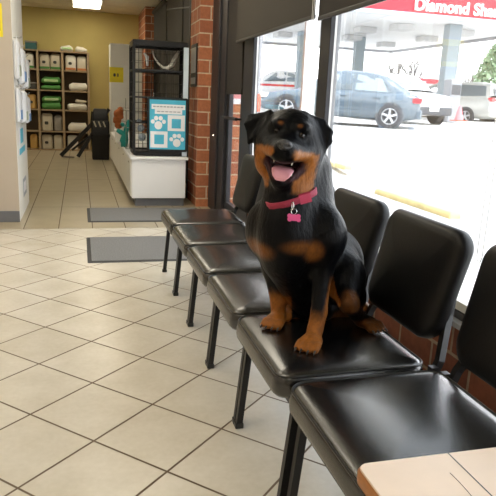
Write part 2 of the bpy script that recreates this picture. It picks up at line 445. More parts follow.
# ================================================================== END TABLE
ZT = .55
t = thing('end_table', 'light maple laminate table top with orange wood edge beside the nearest chair', 'table', (.86, .58, 0))
x0, x1, y0, y1 = .482, 1.16, .26, .922
T = Matrix.Translation(((x0+x1)/2, (y0+y1)/2, 0))
bm = BM(); pillow(bm, (x1-x0)/2-.004, (y1-y0)/2-.004, .022, [(0, ZT-.004), (0, ZT-.0012), (.0012, ZT)], T); top = obj('table_top', bm, M['maple'], t, smooth=30)
bm = BM(); pillow(bm, (x1-x0)/2, (y1-y0)/2, .025, [(.006, ZT-.034), (.001, ZT-.030), (0, ZT-.022), (0, ZT-.008), (.0035, ZT-.003)], T); obj('edge_band', bm, M['wood_edge'], t, smooth=40)
bm = BM(); box(bm, .679, .6815, y0+.004, y1-.003, ZT-.001, ZT+.0004); obj('top_seam', bm, M['piping'], top)
bm = BM(); pts = [atz(450+k*2.2, 473+ (k*2.0)+.12*k*k*.3, ZT+.0003) for k in range(12)]; tube(bm, pts, .0006, 5); obj('scratch', bm, M['piping'], top)
for (a, b) in ((x0+.05, y0+.05), (x0+.05, y1-.06), (x1-.05, y0+.05), (x1-.05, y1-.06)):
    bm = BM(); box(bm, a-.02, a+.02, b-.02, b+.02, .001, ZT-.034, bev=.003); obj('leg', bm, M['black_metal'], t)
bm = BM(); box(bm, x0+.04, x1-.04, y0+.04, y0+.06, ZT-.09, ZT-.034); box(bm, x0+.04, x1-.04, y1-.07, y1-.05, ZT-.09, ZT-.034)
box(bm, x0+.04, x0+.06, y0+.04, y1-.05, ZT-.09, ZT-.034); box(bm, x1-.06, x1-.04, y0+.04, y1-.05, ZT-.09, ZT-.034); obj('apron', bm, M['black_metal'], t)

# ================================================================== BACK ROOM
# --- shelving unit
xs = [-1.30, -.81, -.323, .194]; zs = [.014, .391, .835, 1.232, 1.642, 2.018]
YF, YB = 13.65, 13.98
t = thing('storage_shelf', 'brown wooden storage shelving unit against the ochre wall of the back room', 'shelf', (-.55, 13.8, 0))
for x in xs:
    bm = BM(); box(bm, x-.022, x+.022, YF, YB, .001, 2.03, bev=.002); obj('upright', bm, M['shelf'], t)
for z in zs:
    bm = BM(); box(bm, xs[0], xs[-1], YF+.004, YB, z-.014, z+.012, bev=.002); obj('shelf_board', bm, M['shelf'], t)
bm = BM(); box(bm, xs[0], xs[-1], YB-.006, YB, 0.02, 2.02); obj('back_panel', bm, mat('shelf_back', (.11, .08, .05), .8), t)
M['bag_beige'] = mat('beige_bag', (.52, .47, .36), .5, bump=(.3, 20)); M['bag_green'] = mat('green_bag', (.07, .24, .05), .4, bump=(.3, 20))
M['bag_lime'] = mat('pale_green_bag', (.42, .60, .30), .4); M['bag_white'] = mat('white_bag', (.70, .68, .60), .45, bump=(.3, 20))
M['bag_orange'] = mat('orange_bag', (.50, .30, .08), .45, bump=(.3, 20)); M['dark_label'] = mat('dark_label', (.05, .05, .045), .6); M['teal_box'] = mat('dark_teal_box', (.03, .12, .12), .5)
M['bag_grey'] = mat('grey_bag', (.25, .23, .20), .5); M['red_band'] = mat('orange_band', (.55, .22, .08), .5)
def shelf_x(u): return aty(u, 90, 13.72).x
def shelf_z(v): return aty(50, v, 13.72).z
def standing(label, u0, u1, h, z, m, dot=True, band=None, group='standing food bags on the shelves'):
    a, b_ = shelf_x(u0), shelf_x(u1); cx = (a+b_)/2; hw = (b_-a)/2
    t = thing('food_bag', label, 'bag', (cx, 13.77, z), group)
    bm = BM(); T = Matrix.Translation((cx, 13.77, z))
    pillow(bm, hw, .075, .05, [(.02, .002), (.002, .012), (0, h*.3), (0, h*.6), (.004, h*.85), (.03, h*.95), (.055, h)], T, warp=lambda p: Vector((p.x*(1 if p.z < h*.9 else 1.12), p.y*(1-.75*max(0, p.z/h-.72)/.28), p.z)))
    obj('sack', bm, M[m], t, smooth=50)
    if dot:
        bm = BM(); pillow(bm, hw*.32, h*.09, .02, [(0, 0), (0, .003)], frame_mat((cx-.01, 13.692, z+h*.45), (1, 0, 0), (0, 0, 1), (0, -1, 0))); obj('printed_mark', bm, M['dark_label'], t)
    if band:
        bm = BM(); pillow(bm, hw*.95, h*.07, .01, [(0, 0), (0, .0025)], frame_mat((cx, 13.693, z+h*.10), (1, 0, 0), (0, 0, 1), (0, -1, 0))); obj('colour_band', bm, M[band], t)
def lying(label, u0, u1, z, h, m, m2=None, group='lying food bags on the shelves'):
    a, b_ = shelf_x(u0), shelf_x(u1); cx = (a+b_)/2; hw = (b_-a)/2
    t = thing('food_bag', label, 'bag', (cx, 13.8, z), group)
    rr_ = random.Random(u0*7+z*100); ph = rr_.random()*6
    bm = BM(); pillow(bm, hw, .13, .05, [(.035, .001), (.005, h*.2), (0, h*.5), (.008, h*.75), (.035, h*.95), (.07, h)], Matrix.Translation((cx, 13.8, z)), warp=lambda p: Vector((p.x, p.y, max(.001, p.z*(1+.16*math.sin(p.x*22+ph)+.08*math.sin(p.x*51))))))
    obj('sack', bm, M[m], t, smooth=60)
    if m2:
        bm = BM(); box(bm, cx-hw*.7, cx+hw*.72, 13.662, 13.72, z+h*.30, z+h*.72, bev=.01); obj('side_panel', bm, M[m2], t)
Z = [z+.0125 for z in zs]
standing('beige food bag left of the pair on the upper middle shelf', 40, 50.5, .31, Z[4], 'bag_beige', band='bag_green')
standing('beige food bag right of the pair on the upper middle shelf', 51, 61.5, .32, Z[4], 'bag_beige', band='bag_green')
standing('beige food bag with an orange band, upper right shelf, left one', 66, 76.5, .31, Z[4], 'bag_white', band='red_band')
standing('darker beige food bag at the right end of the upper right shelf', 77.5, 87, .30, Z[4], 'bag_beige', dot=False, band='red_band')
standing('pale food bag on the upper left shelf, beside the wall block', 26.5, 35, .31, Z[4], 'bag_white', band='bag_green')
lying('green bag lying on the second middle shelf, lower of two', 41, 60.8, Z[3], .11, 'bag_green')
lying('green bag with pale top lying on another bag, second middle shelf', 41.5, 61, Z[3]+.125, .12, 'bag_green', 'bag_lime')
lying('white crumpled bag lying on the second right shelf', 69, 87.5, Z[3], .19, 'bag_white')
lying('green bag lying on the third middle shelf, lower of two', 41, 60.8, Z[2], .13, 'bag_green')
lying('green bag with pale top lying on another bag, third middle shelf', 41.5, 61, Z[2]+.145, .12, 'bag_green', 'bag_lime')
lying('flat white bag lying on the third right shelf', 67, 87, Z[2], .13, 'bag_white')
lying('small folded white bag on top of the flat bag, third right shelf', 75, 86.5, Z[2]+.15, .07, 'bag_beige')
standing('beige food bag on the fourth middle shelf, left one', 40, 52, .36, Z[1], 'bag_beige')
standing('grey food bag on the fourth middle shelf, right one', 53, 61.5, .33, Z[1], 'bag_grey', dot=False)
lying('white flat bag lying on the fourth right shelf', 67, 86.5, Z[1], .16, 'bag_white')
standing('beige food bag on the bottom middle shelf, left one', 40, 51, .30, Z[0], 'bag_beige')
standing('beige food bag on the bottom middle shelf, right one', 52, 61.5, .30, Z[0], 'bag_beige', dot=False)
standing('white food bag on the bottom right shelf', 66, 77, .30, Z[0], 'bag_white')
standing('orange food bag on the third left shelf', 27, 36, .30, Z[2], 'bag_orange')
standing('orange-brown food bag on the bottom left shelf', 28, 36, .30, Z[0], 'bag_orange', dot=False)
lying('green and white bag lying on top of the shelving unit', 61, 74, Z[5], .11, 'bag_white', 'bag_lime')
lying('white bag lying at the right end on top of the shelving unit', 76, 88, Z[5], .10, 'bag_white')
def carton(label, u0, u1, z, h, m, y0=13.68):
    a, b_ = shelf_x(u0), shelf_x(u1)
    t = thing('storage_box', label, 'box', ((a+b_)/2, 13.8, z)); bm = BM(); box(bm, a, b_, y0, 13.93, z+.001, z+h*.78, bev=.004); obj('tub', bm, M[m], t)
    bm = BM(); box(bm, a-.008, b_+.008, y0-.008, 13.94, z+h*.78, z+h, bev=.006); obj('lid', bm, M['bag_grey'], t)
carton('dark teal box on top of the shelving unit beside the wall block', 27, 38, Z[5], .16, 'teal_box')
carton('dark box on the second left shelf', 28, 36.5, Z[3], .14, 'dark_label')

# --- white cabinet with yellow notice
t = thing('tall_cabinet', 'tall white cabinet behind the counter with a yellow notice', 'cabinet', (.75, 12.3, 0))
bm = BM(); box(bm, .565, 1.15, 12.0, 12.55, .001, 2.12, bev=.006); obj('carcass', bm, M['white_paint'], t)
bm = BM(); box(bm, .575, .855, 11.982, 12.0, .08, 2.10, bev=.003); dd = obj('door', bm, M['white_paint'], t)
bm = BM(); box(bm, .86, 1.14, 11.982, 12.0, .08, 2.10, bev=.003); obj('door', bm, M['white_paint'], t)
bm = BM(); tube(bm, [(.84, 11.965, .95), (.84, 11.965, 1.15)], .006, 8); obj('handle', bm, M['chrome'], dd)
M['yellow'] = mat('yellow_paper', (.90, .74, .03), .6)
t = thing('yellow_notice', 'yellow paper notice with a small dark mark taped to the white cabinet', 'notice', (.67, 11.98, 1.42))
bm = BM(); box(bm, .545, .80, 11.9765, 11.979, 1.43, 1.70); obj('paper', bm, M['yellow'], t)
bm = BM(); pillow(bm, .022, .03, .02, [(0, 0), (0, .0015)], frame_mat((.64, 11.9765, 1.56), (1, 0, 0), (0, 0, 1), (0, -1, 0))); pillow(bm, .012, .03, .01, [(0, 0), (0, .0015)], frame_mat((.70, 11.9765, 1.56), (1, 0, 0), (0, 0, 1), (0, -1, 0))); obj('printed_mark', bm, M['dark_label'], t)

# --- folded black cart / ladder-like stand with striped tote
t = thing('black_bin', 'tall black bin with striped bags on top standing at the passage end', 'bin', (.37, 12.0, 0))
bm = BM(); pillow(bm, .165, .16, .03, [(.02, .001), (.01, .02), (0, .42), (-.012, .44), (-.012, .47), (0, .48), (0, .70), (.01, .72)], Matrix.Translation((.37, 12.02, 0))); obj('bin_body', bm, M['black_metal'], t, smooth=40)
bm = BM(); pillow(bm, .15, .13, .04, [(.0, .72), (.0, .80), (.03, .88), (.05, .93)], Matrix.Translation((.37, 12.02, 0)), warp=lambda p: Vector((p.x, p.y, p.z+(.09*(abs(p.x)/.12)**2-.05 if p.z > .82 else 0)))); obj('bag_liner', bm, M['black_metal'], t, smooth=60)
for k in range(3):
    bm = BM(); x = .25+k*.085; obox(bm, (x+.02, 11.855, .66), Vector((.9, 0, .35)).normalized(), Vector((0, 1, 0)), Vector((-.35, 0, .9)).normalized(), .013, .004, .055, .003); obj('pale_stripe', bm, M['bag_beige'], t)
t = thing('folded_stand', 'black folded stand with slanted legs leaning beside the black bin', 'stand', (0, 12.0, 0))
for k, (u0, v0, u1, v1, yy, r) in enumerate(((61, 158, 92, 124, 12.05, .035), (78, 160, 96, 128, 11.9, .033), (72, 150, 95, 132, 12.15, .02))):
    a = aty(u0, v0, yy); b_ = aty(u1, v1, yy); a.z = max(a.z, .05)
    bm = BM(); tube(bm, [a, (a+b_)/2, b_], r, square=True); obj('leg', bm, M['black_metal'], t)
bm = BM(); a = aty(74, 157, 11.95); b_ = aty(62, 157, 12.1); a.z = b_.z = .03; tube(bm, [a, b_], .018, 8); obj('foot_bar', bm, M['bag_grey'], t)
bm = BM(); a = aty(93, 108, 12.0); tube(bm, [aty(92, 126, 12.0), aty(93, 112, 12.0), aty(96, 116, 12.0), aty(102, 119, 12.0), aty(109, 109, 12.0)], .035, 8); obj('folded_fabric', bm, M['black_metal'], t, smooth=60)

# --- long low white counter
t = thing('low_counter', 'long low white laminate counter with grey toe kick beside the brick pilaster', 'counter', (.84, 6.80, 0))
bm = BM(); box(bm, .543, 1.137, 6.80, 11.3, .095, .527, bev=.004); obj('counter_body', bm, M['white'], t)
bm = BM(); box(bm, .52, 1.16, 6.765, 11.32, .527, .557, bev=.005); obj('counter_top', bm, M['white'], t)
bm = BM(); box(bm, .585, 1.13, 6.85, 11.28, .001, .095); obj('toe_kick', bm, M['baseb'], t)
for k in range(5):
    y = 6.84+k*.89; bm = BM(); box(bm, .529, .543, y, y+.875, .11, .515, bev=.003); dd = obj('door', bm, M['white_paint'], t)
    bm = BM(); tube(bm, [(.521, y+.1, .48), (.521, y+.2, .48)], .005, 6); obj('handle', bm, M['chrome'], dd)

# --- wire cage rack
t = thing('wire_cage', 'tall black wire cage standing on the white counter', 'cage', (.857, 7.12, .558))
cx0, cx1, cy0, cy1, ct_ = .572, 1.142, 6.89, 7.35, 1.755
bm = BM(); pillow(bm, (cx1-cx0)/2+.01, .245, .03, [(.03, .558), (.005, .566), (0, .605), (.008, .61), (.02, .59)], Matrix.Translation(((cx0+cx1)/2, 7.12, 0))); obj('base_tray', bm, M['black_metal'], t, smooth=40)
for x in (cx0, cx1):
    for y in (cy0, cy1):
        bm = BM(); box(bm, x-.015, x+.015, y-.015, y+.015, .595, ct_, bev=.003); obj('post', bm, M['black_metal'], t)
for z, hh in ((ct_, .030), (1.475, .011), (1.19, .009), (.92, .007)):
    bm = BM()
    for y in (cy0, cy1): box(bm, cx0, cx1, y-.012, y+.012, z-hh, z+hh, bev=.003)
    for x in (cx0, cx1): box(bm, x-.012, x+.012, cy0, cy1, z-hh, z+hh, bev=.003)
    obj('rail', bm, M['black_metal'], t)
for (a0, a1, ax_) in ((cy0, cy1, 'x'),):
    for x in (cx0, cx1):
        bm = BM()
        for k in range(1, 12): yy = cy0+(cy1-cy0)*k/12; tube(bm, [(x, yy, .60), (x, yy, ct_)], .0022, 5)
        for z in np.arange(.69, ct_, .11): tube(bm, [(x, cy0, z), (x, cy1, z)], .0022, 5)
        obj('side_wire_grid', bm, M['black_metal'], t)
for y in (cy0, cy1):
    bm = BM()
    for k in range(1, 12): xx = cx0+(cx1-cx0)*k/12; tube(bm, [(xx, y, .60), (xx, y, ct_)], .0018, 5)
    for z in np.arange(.69, ct_, .11): tube(bm, [(cx0, y, z), (cx1, y, z)], .0018, 5)
    obj('wire_grid', bm, M['black_metal'], t)
bm = BM(); box(bm, cx0, cx1, cy0, cy1, ct_+.02, ct_+.03); obj('roof_panel', bm, M['black_metal'], t)
bm = BM(); box(bm, cx1-.040, cx1+.014, 6.852, 6.872, .562, 1.73); obj('pale_upright_strip', bm, mat('pale_blue_finish', (.62, .72, .82), .25), t)  # pale blue upright strip in front of the right cage post
# hanging white rope toy in the cage
t = thing('rope_toy', 'white rope toy hanging from the top of the wire cage', 'toy', (.80, 7.1, 1.45))
bm = BM(); pts = [aty(u, v, 7.1) for u, v in ((152.5, 50), (154, 57), (158, 63), (163, 67.5), (168, 68), (172, 65), (175, 58), (179, 51))]; tube(bm, pts, [.008, .009, .010, .013, .022, .028, .024, .012], 8); obj('rope', bm, M['bag_white'], t, smooth=60)
bm = BM(); pts = [aty(u, v, 7.1) for u, v in ((144, 53), (147, 57), (147.5, 66))]; tube(bm, pts, [.008, .022, .010], 8); obj('tassel', bm, M['white'], t, smooth=60)
# items behind the tray in the cage
t = thing('rabbit_plush', 'small blue and white plush lying in the wire cage beside the poster', 'toy', (.66, 7.15, .60))
bm = BM(); 
for (u, v, r) in ((141, 128, .042), (142, 137, .046), (139, 121, .028)):
    bmesh.ops.create_icosphere(bm, subdivisions=2, radius=r, matrix=Matrix.Translation(aty(u, v, 7.15)))
obj('plush_body', bm, mat('mottled_blue_white', (.35, .42, .50), .8, var=(.6, 30)), t, smooth=180)

# --- poster in black frame hung on the cage front
px0, px1, pz0, pz1, py = .712, 1.157, .612, 1.197, 6.846
t = thing('framed_poster', 'black framed blue poster with white paw prints hanging on the wire cage', 'poster', ((px0+px1)/2, py, pz0))
bm = BM(); T = frame_mat(((px0+px1)/2, py, (pz0+pz1)/2), (1, 0, 0), (0, 0, 1), (0, -1, 0)); pillow(bm, (px1-px0)/2, (pz1-pz0)/2, .02, [(0, -.012), (0, .008), (.004, .012), (.020, .012), (.024, .006)], T); obj('poster_frame', bm, M['black_metal'], t, smooth=30)
M['cyan'] = mat('cyan_print', (.07, .50, .72), .4); M['wprint'] = mat('white_print', (.92, .92, .95), .5); M['gprint'] = mat('grey_print', (.42, .45, .5), .5); M['cream'] = mat('cream_print', (.8, .66, .62), .5)
W_, H_ = px1-px0-.05, pz1-pz0-.05
def pp_(a, b_, d=0): return Vector((px0+.025+W_*a, py-.0065-d, pz1-.025-H_*b_))
def prect(bm, a0, b0, a1, b1, d): prism(bm, [pp_(a0, b0, 0), pp_(a0, b1, 0), pp_(a1, b1, 0), pp_(a1, b0, 0)], (0, -d, 0))
bm = BM(); prect(bm, 0, 0, 1, 1, .001); sheet = obj('printed_sheet', bm, M['cyan'], t)
bm = BM()
prect(bm, .05, .09, .98, .19, .002); prect(bm, .14, .19, .90, .285, .002)
prect(bm, .50, .30, .98, .62, .002); prect(bm, .02, .635, .50, .965, .002)
def pawprint(bm, ca, cb, s):
    for dx, dy, r in ((0, .05, .078), (-.11, -.02, .040), (-.045, -.085, .043), (.045, -.085, .043), (.11, -.02, .040)):
        c = pp_(ca+dx*s, cb+dy*s*.75); bm2 = [c+Vector((r*s*W_*math.cos(a), 0, r*s*W_*1.05*math.sin(a))) for a in np.linspace(0, 2*PI, 17)[:-1]]; prism(bm, bm2, (0, -.002, 0))
pawprint(bm, .24, .46, 1.4); pawprint(bm, .76, .81, 1.4)
obj('white_print', bm, M['wprint'], sheet)
bm = BM(); prect(bm, .61, .375, .87, .565, .003); obj('blue_square', bm, M['cyan'], sheet)
bm = BM(); prect(bm, .13, .70, .40, .895, .003); obj('blue_square', bm, M['cyan'], sheet)
bm = BM()
for k in range(9): prect(bm, .09+k*.095, .125, .09+k*.095+.075, .15, .003)
for k in range(6): prect(bm, .20+k*.112, .225, .20+k*.112+.09, .245, .003)
obj('faint_print', bm, M['gprint'], sheet)
for s in (.15, .85):
    bm = BM(); tube(bm, [(px0+(px1-px0)*s, py-.005, pz1-.003), (px0+(px1-px0)*s, py+.01, pz1+.05), (px0+(px1-px0)*s, py+.04, pz1+.05)], .003, 6)
    obj('hanging_hook', bm, M['chrome'], t)

# --- toys on the counter
t = thing('orange_plush', 'orange plush toy standing on the white counter', 'toy', (.62, 8.8, .558))
bm = BM()
for (u, v, r) in ((118.5, 114, .070), (117.3, 119.5, .060), (118.5, 125, .055), (120.5, 110, .045), (115.5, 121, .035), (121.5, 117, .03)):
    bmesh.ops.create_icosphere(bm, subdivisions=2, radius=r, matrix=Matrix.Translation(aty(u, v, 8.8)))
obj('plush_body', bm, mat('orange_plush', (.42, .12, .03), .8, bump=(.5, 60)), t, smooth=180)
t = thing('display_riser', 'small white riser under the orange plush toy on the counter', 'riser', (.62, 8.8, .558))
a = aty(115, 129.5, 8.8); b_ = aty(121, 129.5, 8.8); bm = BM(); box(bm, a.x, b_.x, 8.74, 8.86, .558, a.z-.01, bev=.006); obj('riser_body', bm, M['white_paint'], t)
bm = BM(); box(bm, a.x-.01, b_.x+.01, 8.73, 8.87, a.z-.01, a.z, bev=.003); obj('riser_top', bm, M['white'], t)
t = thing('teal_plush', 'teal plush toy with spread arms on the white counter', 'toy', (.66, 8.1, .558))
bm = BM(); Yt = 8.1
for a, b_, r in (((124, 147), (125, 132), .05), ((125, 134), (129.5, 120), .035), ((124, 134), (117, 130), .032), ((125, 134), (121, 142), .03), ((124, 126), (121, 123), .025)):
    tube(bm, [aty(*a, Yt), (aty(*a, Yt)+aty(*b_, Yt))/2, aty(*b_, Yt)], [r*.8, r, r*.7], 8)
obj('plush_body', bm, mat('teal_plush', (.02, .30, .27), .7, bump=(.5, 60)), t, smooth=180)
t = thing('display_case', 'clear wire-edged display case around the toys on the counter', 'display case', (.75, 8.5, .558))
bm = BM(); 
for z in (.563, .82, 1.02):
    tube(bm, [(.545, 7.7, z), (.545, 9.4, z), (1.10, 9.4, z), (1.10, 7.7, z)], .004, 5, close=True)
for x, y in ((.545, 7.7), (.545, 9.4), (1.10, 9.4), (1.10, 7.7)): tube(bm, [(x, y, .5575), (x, y, 1.02)], .004, 5)
obj('wire_frame', bm, M['chrome'], t)
t = thing('paper_carton', 'small white carton on the counter edge beside the orange plush toy', 'box', (.6, 10.8, .558))
bm = BM(); a = aty(108.5, 140, 10.8); b_ = aty(113, 126, 10.8); box(bm, .575, .66, 10.72, 10.9, .558, .80, bev=.004); obj('carton', bm, M['white_paint'], t)
bm = BM(); box(bm, .573, .662, 10.718, 10.902, .78, .80); obj('flap', bm, M['bag_beige'], t)

# --- dark post with hook arm, holder on pilaster
t = thing('hook_post', 'thin black post with a horizontal hook arm beside the brick pilaster', 'post', (1.243, 7.46, 0))
bm = BM(); box(bm, 1.252, 1.262+.01, 7.385, 7.425, .001, 2.45, bev=.003); obj('post', bm, M['black_metal'], t)
bm = BM(); tube(bm, [(1.255, 7.42, 2.22), (1.22, 8.2, 2.30), (1.20, 9.0, 2.38)], .010, 8); obj('hook_arm', bm, M['black_metal'], t)
t = thing('wall_holder', 'narrow dark holder with a pale insert mounted on the brick pilaster', 'holder', (1.25, 7.07, 1.33))
bm = BM(); box(bm, 1.247, 1.2615, 6.90, 7.25, 1.33, 1.79, bev=.004); obj('holder_body', bm, M['black_metal'], t)
bm = BM(); box(bm, 1.2435, 1.247, 6.93, 7.22, 1.48, 1.75); box(bm, 1.2435, 1.247, 6.94, 7.21, 1.36, 1.43); obj('pale_insert', bm, mat('pale_insert', (.5, .5, .5), .3), t)

# --- things on the left wall block
t = thing('yellow_poster', 'yellow poster cut by the left edge of the photo, on the beige wall', 'poster', (-.70, 5.985, 1.65))
bm = BM(); box(bm, -.95, -.632, 5.983, 5.9885, 1.65, 1.925); obj('paper', bm, M['yellow'], t)
bm = BM(); box(bm, -.93, -.65, 5.9815, 5.983, 1.70, 1.86); obj('printed_panel', bm, mat('dark_yellow_print', (.55, .42, .02), .6), t)
M['pack'] = mat('white_plastic_pack', (.72, .74, .78), .3, bump=(.4, 30)); M['pack_b'] = mat('blue_print_pack', (.10, .25, .55), .35); M['pack_g'] = mat('grey_green_pack', (.40, .45, .36), .4)
rp = random.Random(3)
for k, (y, z, h, wd, dp) in enumerate(((6.10, 1.30, .34, .20, .05), (6.42, 1.26, .33, .24, .07), (6.78, 1.22, .30, .24, .075), (6.12, .92, .30, .20, .045), (6.44, .90, .30, .24, .07), (6.80, .88, .27, .22, .07))):
    t = thing('hanging_pack', 'white plastic packs with blue print hanging on the passage side of the wall block', 'pack', (-.53, y, z), 'hanging packs on the left wall')
    bm = BM(); T = frame_mat((-.559+dp*.5, y, z+h/2), (0, 1, 0), (0, 0, 1), (1, 0, 0)); pillow(bm, wd/2, h/2, .02, [(.012, -dp*.45), (0, -dp*.25), (0, dp*.1), (.02, dp*.4), (.05, dp*.5)], T); obj('pouch', bm, M['pack'], t, smooth=50)
    bm = BM(); box(bm, -.557+dp*.9, -.556+dp*.98, y-wd*.36, y+wd*.36, z+h*.08, z+h*.36); obj('printed_band', bm, M['pack_b'] if k % 2 else M['pack_g'], t)
    bm = BM(); tube(bm, [(-.5595, y, z+h+.02), (-.50, y, z+h+.02), (-.49, y, z+h+.035)], .004, 6); obj('peg', bm, M['chrome'], t)
    bm = BM(); box(bm, -.53, -.527, y-.03, y+.03, z+h-.03, z+h+.035); obj('header_card', bm, M['white'], t)
t = thing('blue_sticker', 'white and blue vertical sticker low on the passage side of the wall block', 'sticker', (-.555, 6.45, .62))
bm = BM(); box(bm, -.559, -.557, 6.2, 6.80, .60, .86); obj('sticker_sheet', bm, M['wprint'], t)
bm = BM(); box(bm, -.557, -.5555, 6.2, 6.80, .60, .66); box(bm, -.557, -.5555, 6.35, 6.65, .70, .84); obj('blue_print', bm, M['cyan'], t)
t = thing('pale_sticker', 'small pale sticker near the floor on the passage side of the wall block', 'sticker', (-.555, 6.6, .2))
bm = BM(); box(bm, -.559, -.557, 6.45, 6.8, .16, .34); obj('sticker_sheet', bm, M['gprint'], t)
bm = BM(); box(bm, -.557, -.5562, 6.5, 6.75, .2, .30); obj('pale_print', bm, M['wprint'], t)

# ================================================================== OUTSIDE
M['lot'] = mat('pale_concrete_lot', (.60, .59, .57), .9, var=(.06, .6), bump=(.3, 8))
M['walk'] = mat('pale_sidewalk', (.66, .65, .62), .9, var=(.04, 3))
def gz(x, y):
    t = min(1, max(0, (y-9.5)/6.0)); t = t*t*(3-2*t); return -.10+.74*t+.022*min(max(0, y-15.5), 12)
bm = BM(); ys = list(np.arange(-12, 40, 1.0))+[45, 60, 90, 130]; xs_ = [1.66, 3, 6, 10, 15, 20, 28, 40, 70]
G = [[bm.verts.new((x, y, gz(x, y))) for x in xs_] for y in ys]
for j in range(len(ys)-1):
    for i in range(len(xs_)-1): bm.faces.new((G[j][i], G[j][i+1], G[j+1][i+1], G[j+1][i]))
struct(obj('ground', bm, M['lot'], smooth=180))
struct(obj('ground_walk', box(BM(), 1.66, 2.95, -6, 12, -.3, -.06, bev=.01), M['walk']))
# added roof over the walk, unseen, sized to keep sun off the window
bm = BM(); box(bm, 1.66, 2.66, -4, 13, 2.95, 3.2); struct(obj('added_overhang', bm, M['white_paint']))
t = thing('porch_post', 'slim white square porch post outside the far window', 'post', (2.56, 6.83, -.06))
bm = BM(); box(bm, 2.48, 2.64, 6.84, 6.90, -.05, 2.93, bev=.008); obj('shaft', bm, M['white'], t)
bm = BM(); box(bm, 2.45, 2.67, 6.81, 6.93, -.058, .02, bev=.005); box(bm, 2.45, 2.67, 6.81, 6.93, 2.87, 2.948, bev=.005); obj('collar_plate', bm, M['white_paint'], t)
t = thing('marker_post', 'thin grey post outside the far window with orange markers', 'post', (2.60, 9.12, -.06))
bm = BM(); box(bm, 2.575, 2.625, 9.08, 9.16, -.058, 2.94, bev=.005); obj('shaft', bm, M['grey_frame'], t)
M['orange'] = mat('orange_plastic', (.60, .10, .03), .4)
bm = BM(); box(bm, 2.575, 2.63, 9.045, 9.078, 1.05, 1.31, bev=.008); box(bm, 2.55, 2.63, 9.045, 9.078, .1, .26, bev=.008); obj('orange_marker', bm, M['orange'], t)
t = thing('small_sign', 'small white and pink sign on the outdoor brick, seen through the door glass', 'sign', (1.66, 6.79, 1.16))
bm = BM(); box(bm, 1.56, 1.80, 6.785, 6.7995, 1.16, 1.30, bev=.002); obj('board', bm, M['white'], t)
bm = BM(); box(bm, 1.57, 1.79, 6.781, 6.7852, 1.22, 1.29); obj('pink_band', bm, mat('pink_band', (.8, .30, .30), .5), t)
# yellow wheel stops
M['yell_stop'] = mat('faded_yellow_paint', (.74, .60, .28), .8, var=(.15, 6))
def stop(label, x, y0, y1):
    T = frame_mat((x, (y0+y1)/2, gz(x, (y0+y1)/2)), (0, 1, 0), (1, 0, 0), (0, 0, 1)); bm = BM()
    pillow(bm, (y1-y0)/2, .085, .02, [(0, 0.001), (0, .04), (.012, .065), (.03, .08)], T); t = thing('wheel_stop', label, 'wheel stop', (x, (y0+y1)/2, gz(x, y0)), 'yellow concrete wheel stops')
    obj('stop_block', bm, M['yell_stop'], t, smooth=30)
    for yy in (y0+.35, y1-.35): obj('anchor_pin', lathe(BM(), [(.012, .07), (.018, .083)], (x, yy, gz(x, yy)), 8), M['grey_frame'], t)
stop('yellow wheel stop outside, above the back of the chair the dog sits on', 4.44, 6.45, 8.50)
stop('yellow wheel stop outside, just right of the dog head near the mullion', 4.72, 10.3, 12.2)

